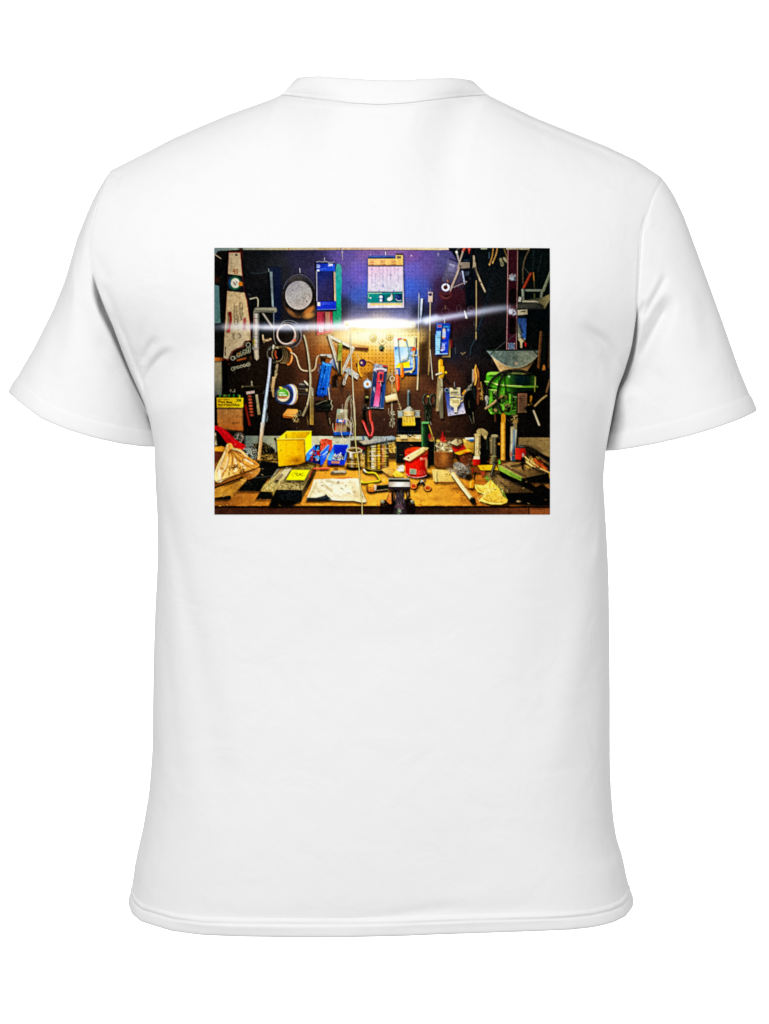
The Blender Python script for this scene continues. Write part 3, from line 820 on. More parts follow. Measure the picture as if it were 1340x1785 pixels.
line([(541, 668), (946, 665)], 6, '48a08c', .7)
# rods hanging to the right of the lamp
line([(1140, 560), (1136, 700), (1130, 1072)], 10, 'a8b0c0', .9); line([(1135, 555), (1146, 600)], 5, 'b4b4c4', .7)
poly([(1160, 618), (1186, 618), (1172, 800), (1156, 902), (1150, 900), (1156, 720)], ((1160, 620), 'c8d0e0', (1170, 890), '8c9cb8'))
poly([(1248, 540), (1302, 542), (1298, 662), (1246, 658)], ((1250, 545), 'c4b0b4', (1290, 650), 'dcc4ac')); ell(1272, 571, 20, 18, '181a3c'); ell(1266, 566, 7, 6, '4a5488')
line([(1272, 505), (1272, 540)], 6, '9a94b0', .8); line([(1210, 560), (1250, 560)], 5, 'a49cb4', .6); line([(1236, 490), (1248, 535)], 5, 'a49cb4', .7)
line([(1272, 660), (1266, 1080)], 15, 'a89880', .95); line([(1269, 660), (1264, 1080)], 5, 'e0d0b8', .8)

# ---------------------------------------------------------------- upper right
K(3)
ell(200, 700, 200, 300, '301219', .45, 20)
poly([(140, 150), (262, 200), (330, 480), (300, 520), (180, 430), (58, 420)], ((120, 160), '5a5678', (260, 500), '2e2230', '545068'), tex=.25)
poly([(150, 200), (215, 215), (200, 300), (120, 290)], '7c7898', .6, 2); line([(165, 215), (210, 235)], 18, 'b4b0c4', .7, 1.5)
scrib([(90, 300), (240, 420)], ['7a7488', '38303c'], 22, 6, .5, 81, 40, 30)
poly([(150, 20), (420, 20), (470, 400), (455, 700), (350, 740), (330, 300), (260, 190)], '0a0e14', .9, 1.5)
line([(240, 68), (265, 165), (275, 200)], 20, 'a39a98', .9, sm=1); ell(240, 70, 14, 16, 'd8d0c8'); line([(246, 40), (280, 20)], 12, '7c7470', .8)
line([(335, 18), (312, 66)], 32, '98402c'); line([(330, 20), (316, 50)], 9, 'dc7c60', .8)
line([(384, 18), (398, 76)], 36, '8c3226'); line([(382, 22), (392, 60)], 8, 'd8705c', .7)
line([(314, 66), (280, 170), (262, 240)], 18, '98887c'); line([(410, 60), (412, 250)], 34, '0c1016')
poly([(268, 192), (395, 190), (392, 258), (262, 268)], ((270, 200), '94887c', (390, 250), '6a6054'), tex=.2); ell(345, 150, 42, 36, '0a0e16'); ell(348, 170, 40, 14, '20303c', .8, 1)
line([(262, 240), (262, 285), (215, 400), (155, 545)], 24, '98867c', sm=1); line([(262, 285), (208, 405), (152, 540)], 7, 'c0b0a4', .7)
line([(440, 120), (452, 245), (470, 300), (522, 430), (572, 535)], 22, '94866f', sm=1); line([(470, 300), (570, 530)], 7, 'bcae92', .7); ell(518, 430, 10, 10, '2c2820')
poly([(436, 160), (466, 200), (470, 262), (425, 262)], '8f826c'); line([(440, 260), (470, 380)], 20, '10141a')
poly([(300, 300), (390, 300), (380, 350), (330, 352)], '3a4250', .8); line([(308, 300), (322, 380), (332, 442)], 18, 'a8b0cc', .95, sm=1)
line([(195, 488), (350, 424)], 12, '8c7c7c', .95); ell(352, 420, 10, 10, '7c6c68')
ell(110, 572, 78, 58, '4a2428', .95, 1.2); ell(130, 592, 34, 16, '1a0c0e', .9, 1.5); line([(60, 590), (110, 622), (170, 590)], 9, '7c4a44', .7, sm=2)
ell(112, 490, 56, 56, '2a3058', .8, 1); ell(112, 486, 48, 46, 'dcdcf0'); ell(110, 486, 26, 25, '3c1a16'); line([(136, 400), (138, 425)], 9, 'b0783c'); line([(118, 450), (128, 480)], 8, '2c1820')
rod([(469, 410), (470, 800), (466, 1090)], 13, '8c7c58', 'b8a47c')
line([(640, 420), (560, 760), (490, 1000)], 60, '12181e', .8, 1.5); line([(530, 860), (490, 980)], 14, '26343e', .7)
line([(668, 20), (660, 110), (624, 222)], 15, '8f6c3c', sm=1); line([(716, 20), (706, 90), (660, 200)], 15, '9a7848', sm=1); ell(624, 216, 9, 12, 'b09060'); ell(662, 192, 9, 12, 'b09060')
line([(622, 75), (618, 140)], 14, '3c4c58', .9); ell(25, 95, 12, 24, '8a84a0', .8, .9)
line([(755, 155), (772, 225)], 32, '7a7458'); line([(795, 140), (838, 190)], 22, '8f8868'); scrib([(750, 120), (845, 215)], ['b8b090', '2a281e', '6a644c'], 20, 8, .8, 82, 40, 60)
line([(795, 30), (830, 130), (840, 160)], 12, '7c6438', .9, sm=1)
# long spirit level
poly([(836, 42), (958, 40), (938, 1222), (818, 1222)], ((850, 100), '34121a', (900, 1200), '42182a', '2c0f16'), tex=.14)
line([(842, 42), (824, 1222)], 9, 'b88a88', .9); line([(955, 40), (936, 1222)], 9, 'a88478', .9)
line([(888, 530), (886, 670)], 58, '0c0806', 1, 1); line([(884, 870), (882, 1000)], 58, '0c0806', 1, 1)
poly([(850, 335), (938, 335), (936, 408), (848, 408)], '5a4a50', .7); scrib([(855, 335), (935, 405)], ['a8b4bc', '6a7880', 'c8c0b0', '3a4248'], 24, 12, .8, 83, 26); ell(888, 385, 22, 20, 'a8b4c0', .8)
poly([(845, 735), (932, 735), (930, 812), (842, 812)], '8a848c', .6); scrib([(850, 735), (930, 812)], ['d8d8e4', 'b0b4c4', '5c5660'], 22, 13, .8, 84, 26); ell(870, 775, 24, 24, 'dcdce8', .8)
K(6)
ell(880, 155, 36, 40, '5c6c84'); scrib([(850, 130), (910, 185)], ['a0b0c8', '2c343c'], 8, 7, .8, 85, 30); [ell(x, y, 7, 7, 'b8a89c') for x, y in ((845, 125), (915, 125), (842, 185), (912, 185))]
ell(880, 0, 26, 14, '0a0706')
K(3)
line([(1092, 40), (1040, 130), (1012, 280), (1015, 430)], 18, '4a4032', sm=2); line([(1088, 50), (1036, 140), (1008, 280)], 5, '7a6c50', .8, sm=2)
line([(1150, 30), (1135, 300)], 26, '111a1c', .9, 1); line([(1140, 40), (1130, 290)], 6, '2c3a38', .7)
line([(1030, 250), (1085, 320)], 12, '444c48', .8); line([(1200, 40), (1160, 330)], 40, '0e1614', .7, 2)
line([(1250, 60), (1190, 300)], 14, '232a26', .7, 1); line([(1300, 80), (1240, 400)], 20, '151b18', .8, 1.5)
line([(1106, 322), (1012, 512)], 26, '8c3420'); line([(1100, 325), (1010, 500)], 7, 'b0583c', .7)
line([(1138, 310), (1146, 410)], 13, 'a8743a'); line([(1146, 410), (1150, 500)], 9, '6a5c3c', .9)
rod([(1010, 520), (1240, 518)], 28, '71786a', '9aa08c'); rod([(1012, 515), (1018, 650)], 30, '767c70', 'a4a894'); rod([(1240, 518), (1226, 610)], 28, '7c806c')
line([(1090, 635), (1225, 615)], 22, '4c4c3c'); rod([(1010, 648), (1160, 650), (1230, 668)], 24, 'a09a80', 'c8c0a8'); line([(1150, 565), (1150, 600)], 20, '565a30', .9)
line([(1345, 290), (1255, 520)], 30, '747c64'); line([(1340, 285), (1250, 505)], 8, 'a4a888', .7)
poly([(1175, 640), (1330, 560), (1338, 620), (1290, 700), (1270, 740), (1245, 735), (1235, 690)], ((1190, 640), '6a6448', (1330, 600), '98885c', '847a58'), tex=.25)
poly([(960, 680), (1180, 660), (1240, 700), (1240, 740), (1060, 735), (960, 740)], '34342c', .9, 1.5, tex=.2)
poly([(940, 740), (1345, 740), (1345, 850), (1080, 850)], '080c10', .8, 3)
poly([(968, 595), (1000, 598), (990, 655), (958, 655)], 'b4b0a4'); poly([(950, 752), (1066, 742), (1068, 800), (955, 812)], ((960, 760), 'c8bca0', (1060, 800), 'a89c80')); poly([(975, 770), (1035, 755), (1030, 772)], '2c2418')
poly([(952, 846), (1056, 846), (1050, 1120), (1035, 1120), (952, 900)], ((960, 850), '2c4470', (1050, 1080), '3c64a4'), tex=.25); poly([(952, 890), (1035, 1118), (955, 1072)], '6c7064')
scrib([(960, 860), (1050, 960)], ['5c7ca8', '1c2c50'], 14, 7, .6, 86, 30); poly([(955, 815), (1050, 818), (1050, 845), (960, 842)], '14181c')
K(6)
poly([(958, 0), (965, 0), (1035, 100), (1000, 108), (958, 80)], '9c9c88', tex=.25); poly([(1000, 0), (1050, 0), (1046, 60), (1030, 100)], '3c64a0')
poly([(955, 72), (1040, 65), (1038, 90), (1008, 112), (1005, 175), (984, 175), (982, 110)], 'c4b48c'); line([(1044, 110), (1044, 150)], 24, 'a42024')
K(3)
for x, y, rx, ry in ((108, 770, 45, 44), (265, 740, 26, 46), (402, 752, 32, 44)): ring(x, y, rx, ry, 6, '5c4c54', .7)
scrib([(375, 720), (430, 790)], ['6c606a'], 8, 6, .6, 87, 24); line([(108, 700), (106, 745)], 10, '6c5840', .8)
poly([(326, 760), (336, 760), (368, 850), (342, 852)], 'd8d0bc'); line([(95, 850), (100, 925)], 10, 'b0b0b4', .9); line([(440, 880), (442, 935)], 8, '3c4448', .8)
poly([(0, 905), (166, 910), (166, 1072), (0, 1072)], '1c3a94', tex=.2)
K(6)
poly([(60, 80), (165, 78), (165, 288), (70, 288)], 'a8905c'); poly([(160, 85), (188, 85), (186, 170), (165, 172)], '6c1424', .9)
poly([(-8, -10), (156, -10), (132, 262), (-8, 268)], '1b38a0', tex=.15)
poly([(-8, 20), (52, 20), (40, 245), (-8, 248)], '86c4e4'); rows(0, 30, 45, 240, 16, 'dcf0f8', 6, .9, 91); rows(0, 30, 45, 240, 10, '2c60b0', 5, .8, 92)
ell(85, 55, 18, 20, 'c87a3c', .9, 1); rows(72, 130, 100, 215, 2, 'dce4f8', 10, .85, 37, True, .2, 16); rows(56, 110, 120, 200, 5, 'a8c0f0', 6, .8, 93); ell(66, 205, 16, 10, 'e8f0f8', .9); ell(70, 180, 12, 8, 'd06060', .8)
line([(-8, 250), (128, 246)], 12, 'a8ccec', .9)
K(3); poly([(8, 922), (68, 922), (66, 962), (10, 964)], '4a7cc0'); ell(40, 942, 24, 14, 'a84a58'); poly([(80, 935), (160, 938), (160, 962), (82, 960)], '1c5a98'); rows(85, 940, 158, 958, 2, '80c0e0', 5, .7, 94)
poly([(2, 1000), (55, 1000), (50, 1072), (0, 1072)], '98cce8'); rows(5, 1000, 52, 1070, 6, '2a58a8', 5, .8, 95); ell(92, 992, 18, 26, 'd8c09c', .9, 1); poly([(75, 1000), (110, 1000), (110, 1072), (70, 1072)], 'c8d4e8', .8); ell(140, 985, 12, 16, '6ca0d8', .9, 1)
K(6)
line([(465, -5), (464, 78)], 14, '8c7c58'); line([(462, 80), (405, 165), (398, 260)], 12, '2c3a44', .9); line([(224, 180), (226, 240)], 9, '4c5058', .9)
line([(290, 238), (310, 250), (338, 232)], 12, '7c6c50', .9); line([(310, 245), (308, 262)], 9, '6c5c44', .9)
# ---------------------------------------------------------------- middle left
K(4)
poly([(20, 328), (106, 332), (112, 600), (110, 760), (20, 760)], ((60, 335), 'a89878', (70, 760), '545c54', '9c9478'), tex=.12)
poly([(20, 286), (128, 290), (126, 325), (20, 330)], ((20, 300), 'e08a38', (125, 310), '5a2c14', 'c06c28'))
poly([(110, 340), (200, 330), (190, 700), (112, 720)], '070605', .7, 2)
def twist(p, q, w=24, n=5, c='a8a488'):
    p, q = np.array(p, float), np.array(q, float); d = q - p; nrm = np.array([-d[1], d[0]]) / np.hypot(*d); t = np.linspace(0, 1, 40)
    for ph in (0, np.pi):
        line([tuple(p + d * k + nrm * w * .5 * math.sin(n * np.pi * k + ph)) for k in t], 11, c, .9)
twist((250, 295), (425, 215)); twist((285, 265), (425, 190), 34, 4, '8c8a70'); ring(418, 142, 24, 27, 10, '9c9a84', .9); ring(432, 195, 12, 40, 9, '8c8c78', .8); ring(238, 296, 22, 22, 10, 'a8a48c', .9)
ell(310, 245, 16, 12, 'a8702c', .9, 1); line([(290, 322), (388, 298)], 18, '9c5424', .95); ell(450, 295, 12, 22, '4c3018', .8, 1)
twist((245, 415), (430, 368), 26, 5); ring(240, 420, 18, 20, 9, 'a09c84', .9); ring(424, 368, 18, 24, 9, '8c8c78', .8); ell(190, 362, 8, 8, '5a2c14')
line([(590, 30), (592, 60), (604, 108)], 18, 'bca484'); line([(596, 82), (640, 92), (680, 74)], 24, 'b49874', sm=1); line([(590, 100), (640, 66), (670, 98)], 9, '5c4a38', .7)
# coils hung on a peg
ring(690, 250, 50, 88, 10, '4a483c', .95); ring(705, 240, 62, 80, 8, '6c685c', .8); line([(660, 200), (715, 150), (760, 180)], 9, '8a8a80', .9, sm=1)
ell(850, 270, 80, 108, '120c08', .9, 1); ell(770, 255, 74, 88, '0a0806'); ring(765, 250, 66, 86, 14, '7c6c4c', .95); ring(790, 255, 62, 94, 12, '5c4c30', .95, a0=-90, a1=90)
for k in range(5): ring(790 + k * 13, 262, 62, 96 + k, 11, ['a88c58', '7c6038', 'c0a070', '6c4c28', '8c6c3c'][k], .9, a0=-80, a1=80)
ring(872, 275, 58, 98, 24, 'd07a3c', .95, a0=-75, a1=78); ring(868, 275, 48, 90, 9, '7c3814', .8, a0=-70, a1=75); ring(885, 270, 46, 96, 8, 'f0b070', .8, a0=-60, a1=50)
line([(740, 215), (735, 260), (752, 295)], 20, '9c4a2c', .9, sm=1); line([(715, 150), (708, 180)], 20, 'b8b4a0'); ell(760, 175, 20, 10, '8c7c5c')
line([(920, 235), (955, 250), (988, 290), (1010, 390), (1045, 442), (1130, 452), (1185, 440), (1208, 400), (1216, 300), (1240, 264), (1340, 262)], 17, 'b49c7c', sm=2); line([(920, 231), (955, 246), (985, 288), (1007, 390), (1043, 437), (1130, 448)], 5, 'ecd8b4', .7, sm=2)
line([(705, 340), (722, 330), (716, 540)], 44, '14130f', 1, .8); line([(760, 375), (742, 470), (738, 520)], 24, '8c7c5c', sm=1); scrib([(728, 390), (760, 510)], ['c0b088', '3c3420'], 10, 9, .7, 101, 20); line([(700, 345), (760, 350)], 10, '5c5440', .8)
poly([(700, 515), (740, 515), (722, 640), (725, 750), (706, 752), (690, 660)], ((700, 520), 'b49870', (715, 750), '8c7048', 'a48860'), tex=.2); line([(676, 570), (700, 690)], 9, 'a48c64', .9); line([(660, 680), (690, 678)], 7, '8c8070', .8)
ROD = [(664, 285), (693, 298), (684, 480), (645, 760), (610, 1085), (570, 1085), (612, 760), (650, 480)]
poly([(x + 14, y + 6) for x, y in ROD], '080706', .5, 1.6)
poly(ROD, ((690, 300), '9c98a4', (580, 1080), 'b4c0c4', 'a8b4c4'), tex=.2); line([(684, 320), (664, 500), (622, 790), (590, 1080)], 9, 'e0ecf4', .7); line([(690, 330), (678, 500), (640, 780), (606, 1080)], 6, '4c5054', .7)
scrib([(600, 620), (650, 1050)], ['d8f0f8', '6c8090'], 18, 6, .6, 102, 60, 98)
# roll of tape
ell(935, 722, 66, 118, ((880, 620), 'c8a878', (990, 820), '9c7038', 'f0cc88'), 1, .8); ell(910, 722, 66, 118, 'e0d8c8'); ring(918, 722, 64, 116, 7, '6c8cd8', .8, a0=-80, a1=80)
ell(885, 724, 66, 116, '3c5494'); ell(832, 728, 108, 112, '161b28'); ell(830, 728, 100, 104, '2a3448', 1, .7); ring(830, 728, 88, 92, 12, '445068', .6, 1, 140, 300)
ell(828, 728, 76, 77, 'd8c8a4'); poly([(766, 690), (800, 655), (850, 652), (892, 700), (893, 745), (770, 748)], '4a8c28', sm=1); glow(815, 690, 40, 24, '8cc048', .5)
rows(782, 690, 880, 742, 2, 'f0f4e0', 13, .85, 36, gap=.15, word=16); line([(768, 752), (893, 748)], 7, 'd86830', .9); line([(800, 770), (880, 765)], 8, 'b85030', .7); ell(802, 645, 24, 14, 'd8c83c', .95, .8, 25)
line([(1020, 602), (1112, 606)], 18, '74706a'); [line([(1010, y), (1112, y + 6)], 12, c, .9) for y, c in ((632, '2c2c28'), (655, '5c5a54'), (690, '34342e'), (715, '4c4a44'))]; line([(1080, 568), (1122, 612)], 20, 'c8c0a4'); ell(1105, 670, 14, 16, 'b0a070')
poly([(828, 950), (880, 890), (996, 895), (1002, 935), (955, 985), (826, 970)], ((850, 890), 'd08c44', (950, 980), 'e8a858'), tex=.1); poly([(826, 966), (955, 982), (950, 1002), (828, 992)], '8a5020'); line([(835, 955), (958, 962)], 7, '9c5c24', .8); line([(950, 975), (1000, 925)], 9, '7c481c', .8)
scrib([(945, 950), (1005, 1040)], ['c8a868', '5c4828', 'e0c890'], 26, 8, .9, 103, 26); ring(1015, 940, 20, 28, 8, '7c7458', .8); scrib([(880, 1020), (1010, 1050)], ['a88c50'], 6, 7, .7, 104, 16)
poly([(1138, 640), (1186, 650), (1182, 1075), (1140, 1075)], ((1140, 650), '78705c', (1180, 1070), '987430', '6c5c38'), tex=.2); line([(1146, 650), (1144, 1070)], 6, 'b8985c', .7); line([(1160, 640), (1170, 730)], 12, 'b4b0a4', .8); scrib([(1100, 980), (1135, 1072)], '6c5a30', 8, 7, .7, 105, 60, 95)
line([(1072, 35), (1085, 70), (1112, 185), (1140, 390), (1152, 560), (1140, 720), (1110, 850), (1058, 965)], 24, '8a7c60', sm=2); line([(1070, 40), (1083, 75), (1108, 188), (1134, 395), (1146, 560), (1134, 720), (1106, 845)], 9, 'd0c4a0', .9, sm=2)
# battery tester and red sticks, abrasive pack
line([(460, 570), (462, 620)], 13, 'a89c80', .95); line([(360, 628), (480, 622)], 13, '5c5640', .8); line([(440, 640), (560, 620)], 10, '2c2a20', .8)
poly([(370, 650), (500, 640), (560, 960), (420, 975), (385, 800)], '0a0907', .8, 1.5)
poly([(395, 690), (492, 675), (494, 705), (398, 722)], 'bca498'); ell(350, 630, 8, 8, 'a09060')
for i in range(7): ell(436 + i * 4, 745 + i * 36, 24, 14, ['9c4c30', 'a8543c', 'b05838', 'c05c40', 'b45434', '9c4830', '8c3c28'][i], .95, .8)
poly([(503, 722), (530, 720), (562, 955), (530, 960)], ((510, 730), 'a89c7c', (545, 950), '8a7c54'), tex=.2); scrib([(470, 740), (500, 940)], ['3c3428'], 8, 6, .8, 106, 26, 5)
line([(385, 845), (410, 960), (435, 1075)], 26, '7a2014', .9, 1)
ring(214, 675, 6, 14, 6, 'b8a888', .8); line([(240, 690), (262, 688), (260, 660)], 9, 'a89c80', .9)
poly([(48, 722), (358, 726), (362, 760), (50, 758)], '1a3018'); [line([(x, 728), (x, 756)], 20, '3c8c38' if i % 2 else '0c140c', .9) for i, x in enumerate(range(62, 350, 27))]; ell(150, 735, 30, 12, '6c7c30', .8, 1); line([(320, 735), (318, 760)], 12, 'e0d830', .9)
poly([(54, 868), (360, 868), (360, 1260), (56, 1200)], ((200, 880), 'b88448', (200, 1180), '9c5420'), tex=.12)
poly([(50, 757), (362, 760), (362, 874), (52, 872)], ((100, 760), 'e8b818', (340, 870), 'e4cc1c'), tex=.05)
rows(66, 770, 250, 788, 1, '6c5410', 9, .7, 35, gap=.15, word=14); text('3M', 280, 804, 46, '1c4418', 0, 1, .98, .04)
text('Wood, Metal,', 62, 815, 37, '1c1808', 3, 1, .84, .03); text('Plastic & Painted Surfaces', 62, 848, 31, '1c1808', 1, 1, .80, .025); line([(70, 862), (110, 866)], 6, '8c7010', .7)
rows(70, 880, 340, 1060, 14, '6c4c28', 3, .25, 107); [line([(x, 890), (x, 1060)], 5, '7c5830', .4) for x in (118, 132, 185, 210, 262)]; rows(230, 1045, 330, 1068, 2, '3c2814', 7, .7, 108); ring(295, 980, 12, 13, 6, '4c3418', .8, a0=40, a1=320); line([(315, 980), (345, 982)], 6, '4c3418', .8); line([(362, 870), (364, 1070)], 10, '0c0906', .9)

# ---------------------------------------------------------------- middle
K(5)
glow(430, 60, 420, 110, 'fff2c0', .75, 2.2); glow(930, 60, 150, 90, 'fff0b0', .6)
poly([(165, 480), (200, 500), (190, 640), (120, 640), (125, 520)], '0f0b0b', .85, 1.8); line([(180, 560), (188, 620)], 12, '6a5a50', .7, 1)
poly([(225, 500), (290, 560), (240, 720), (205, 640)], '1a100c', .55, 3)
poly([(100, 350), (150, 282), (205, 430), (180, 440)], ((100, 350), '8c98b4', (200, 430), '4a5878')); line([(100, 352), (150, 283)], 8, 'd8d8dc', .8)
line([(0, 262), (70, 262)], 22, 'b4ac9c'); poly([(65, 250), (128, 252), (130, 285), (110, 300), (66, 285)], 'bcb4a4'); poly([(-10, 285), (60, 300), (40, 350), (-10, 350)], '15100f', .8, 1)
poly([(240, 108), (280, 105), (340, 125), (555, 158), (556, 176), (370, 168), (250, 140)], ((300, 110), 'd8b07c', (540, 165), 'c08c44'), tex=.15)
poly([(360, 165), (552, 176), (548, 214), (376, 192)], '5c3420'); line([(370, 166), (552, 177)], 5, 'd8a060', .8); poly([(250, 150), (330, 170), (330, 195), (250, 175)], '2c2018')
TRI = [(92, 38), (372, 180), (240, 480), (214, 470)]
line([TRI[0], TRI[1]], 34, 'd4c8ac'); line([TRI[1], (242, 470)], 34, 'c8bca4'); line([TRI[0], (150, 230), (218, 468)], 34, 'ccc0a4'); line([(96, 44), (366, 180)], 7, 'f4ecd0', .9); line([(110, 80), (228, 470)], 7, '8c8070', .8); line([(360, 190), (250, 455)], 6, '7c7060', .7)
poly([(205, 120), (246, 118), (236, 330), (186, 330)], ((205, 130), '8c9840', (236, 320), 'a4a458', '7c8434'), tex=.2); line([(218, 225), (240, 225)], 8, '4c5420', .7); line([(200, 140), (236, 140)], 10, 'c0c878', .7)
poly([(206, 330), (246, 330), (246, 490), (205, 486)], '2c2c30'); line([(236, 320), (238, 490)], 10, 'd0a84c', .95); line([(238, 90), (236, 120)], 8, '8c7c50', .9)
poly([(262, 442), (312, 402), (442, 498), (420, 550)], ((270, 440), '9ca09c', (430, 520), 'c4bca8', 'b0b0a8'), tex=.1); line([(312, 402), (440, 498)], 6, 'e8e0cc', .8); ell(422, 505, 7, 7, '3c3428'); ell(330, 420, 12, 8, '7c7c74')
line([(300, 488), (275, 545), (265, 598)], 34, 'a49c8c', sm=1); line([(275, 520), (268, 596)], 8, '3c342c', .9); line([(310, 490), (286, 540)], 10, 'dcd4c0', .8); line([(262, 560), (282, 590)], 8, 'd8ccb4', .7)
line([(412, 245), (440, 315)], 7, 'dcc89c', .9); line([(350, 300), (385, 330), (440, 335)], 8, '8c6c34', .9, sm=1)
line([(440, 340), (436, 420), (446, 465), (468, 508)], 23, 'd89c30', sm=2); line([(434, 345), (430, 420), (440, 465)], 7, 'f8d070', .8, sm=1); line([(408, 360), (412, 400)], 16, '2c1c14', .8)
line([(515, 328), (570, 330), (612, 358), (640, 400)], 15, 'd8883c', sm=2); line([(515, 324), (570, 326), (610, 352)], 5, 'fcc888', .8, sm=1)
ell(482, 354, 44, 46, '1e1420'); ell(480, 352, 38, 40, '402448', tex=.2); ell(470, 352, 13, 14, 'dcb88c'); line([(478, 335), (490, 380)], 9, '7c5888', .7)
for x, y, rx, ry, c, i_ in ((605, 55, 43, 50, 'b49848', '8c6c28'), (797, 47, 39, 44, 'c8ac60', '8c7030'), (710, 94, 42, 47, 'f0e0a0', 'b08830'), (705, 180, 30, 33, '4a5834', '1c2414')):
    ell(x, y + 4, rx + 3, ry + 3, '7c5420', .8, .8); ell(x, y, rx, ry, c); ring(x, y, rx * .75, ry * .75, 6, 'fff4cc' if y < 150 else 'a0a888', .8, a0=150, a1=330); ell(x, y + 4, rx * .45, ry * .42, i_); ell(x - 5, y, rx * .22, ry * .2, 'fcf0c0' if y < 150 else '98a080')
scrib([(575, 20), (640, 90)], ['e0cc80', '7c6020'], 22, 5, .6, 111, 22); line([(690, 205), (720, 210)], 12, '10100a', .9)
# packet with a saw in front
poly([(845, 70), (1112, 45), (1136, 490), (868, 492)], '3c2410', .4, 2)
poly([(845, 75), (1110, 60), (1134, 488), (864, 490)], 'a8d0ec', tex=.05)
poly([(845, 60), (1110, 40), (1112, 165), (848, 170)], ((860, 100), 'fff8dc', (1100, 110), 'fff0a8'), tex=.03)
poly([(850, 170), (1030, 170), (1040, 340), (862, 395)], ((860, 190), '88bce8', (1020, 330), 'f0f8fc', 'c4e0f4'), tex=.06)
poly([(855, 165), (905, 162), (860, 215)], '4a78b8', .8); line([(870, 385), (1035, 270)], 9, '4c90d0', .7)
poly([(866, 396), (905, 350), (1030, 335), (1034, 412), (866, 415)], 'f0dc20'); poly([(1034, 190), (1122, 185), (1134, 488), (1040, 488)], ((1040, 200), '5c94d0', (1130, 480), '1c58b0'))
for y in (240, 285, 320, 350, 390): ell(1066, y, 28, 18, 'dcecf8', .75, 1.2)
poly([(864, 418), (1040, 415), (1134, 410), (1134, 488), (864, 490)], '1f52a4', .9); rows(880, 425, 1030, 480, 4, 'a8c8f0', 6, .5, 112); line([(864, 408), (1040, 404)], 7, 'f8f4e0', .8)
line([(845, 75), (864, 490)], 9, 'd8ccc0', .8)
line([(895, 75), (905, 240), (920, 345)], 9, '7c9094', .95); line([(985, 80), (1010, 180), (1020, 260), (1008, 318), (960, 330), (918, 350)], 15, '6c98a4', sm=2); line([(980, 85), (1005, 180), (1014, 255)], 5, 'd4ecf0', .8); ell(960, 318, 10, 10, 'd89838'); ell(996, 300, 9, 9, 'e0a848')
line([(1092, 65), (1098, 180), (1072, 260), (1084, 330), (1084, 420), (1062, 452), (975, 465)], 26, '8c805c', sm=2); line([(1090, 65), (1095, 180), (1070, 260), (1080, 330), (1080, 420), (1058, 448), (975, 461)], 16, 'd0c498', sm=2); ell(1045, 460, 16, 13, 'f0dca0'); line([(1050, 270), (1110, 265)], 16, 'c0b48c', .95); ell(1080, 190, 20, 24, 'd84c20', .9, 1); ell(1055, 205, 12, 16, 'e88030', .9, 1)
line([(895, 75), (930, 70)], 14, 'e04828'); ell(975, 85, 18, 16, 'e0a83c'); line([(955, 70), (985, 100)], 10, 'b87824', .8)
poly([(913, 352), (946, 350), (958, 430), (968, 505), (945, 532), (920, 515), (922, 440)], ((915, 400), 'f8a030', (965, 420), 'd06810'), sm=2); line([(928, 370), (934, 490)], 8, 'ffcc70', .8)
line([(880, 440), (885, 490)], 26, 'dcb898'); poly([(864, 485), (905, 490), (916, 600), (914, 665), (893, 692), (872, 660), (868, 570)], ((868, 560), 'f07030', (915, 570), 'c03c14'), sm=2); line([(882, 500), (890, 660)], 8, 'f8a078', .8)
line([(1138, -10), (1128, 240), (1140, 300), (1120, 665)], 18, 'b8a078', .95, sm=1); line([(1134, -10), (1124, 240), (1132, 300), (1116, 660)], 6, 'f0dcb0', .8); poly([(1118, 0), (1148, 0), (1140, 190), (1115, 210)], 'e8c078', .8)
poly([(1150, 130), (1235, 100), (1245, 500), (1145, 500)], '15100e', .55, 4)
line([(1266, -10), (1264, 240), (1252, 490)], 20, '6c5838'); line([(1262, -10), (1260, 240), (1250, 480)], 7, 'b89c68', .8); line([(1270, 200), (1284, 380), (1298, 545)], 10, 'c8bca4', .95); line([(1262, 470), (1268, 500)], 20, '20180f', .8)
# red-and-navy blister pack
poly([(770, 460), (820, 480), (760, 570)], '94805c', .9)
poly([(500, 480), (615, 440), (615, 560), (560, 560)], '20150f', .5, 3)
poly([(612, 366), (772, 378), (728, 888), (562, 872)], '8a8c98', .9)
poly([(618, 374), (766, 385), (722, 880), (568, 866)], ((640, 400), '3c4660', (640, 860), '1c2a50', '243050'), tex=.2)
poly([(620, 372), (768, 384), (760, 450), (612, 440)], 'a4a4a8', tex=.2); poly([(716, 376), (770, 384), (768, 405), (716, 398)], 'b03c34'); scrib([(640, 370), (710, 400)], ['e0e0e4', '5c5c64'], 12, 8, .8, 113, 26); ell(745, 410, 12, 14, '3c3434')
ell(686, 440, 74, 24, 'ececf0'); ell(688, 444, 58, 15, '8a5c6c'); line([(625, 446), (752, 458)], 6, '50546c', .8); ell(658, 458, 10, 12, '20202c')
poly([(655, 470), (728, 462), (716, 572), (690, 576), (700, 590), (672, 860), (606, 862), (640, 640)], ((670, 480), 'c83c4c', (640, 850), 'e47cb0', 'c8405c'), tex=.12)
poly([(664, 462), (726, 460), (718, 570), (662, 566)], 'e05450', .9); poly([(680, 485), (712, 482), (708, 540), (684, 542)], '3a2444'); line([(664, 570), (716, 572)], 7, 'f4a0a0', .8)
poly([(694, 600), (714, 600), (700, 868), (680, 868)], '16204a'); line([(735, 620), (706, 866)], 34, '2c4c80', .85, 1); line([(700, 700), (690, 866)], 5, 'a8b8e0', .7); line([(690, 580), (696, 620)], 8, 'f0c8c8', .8)
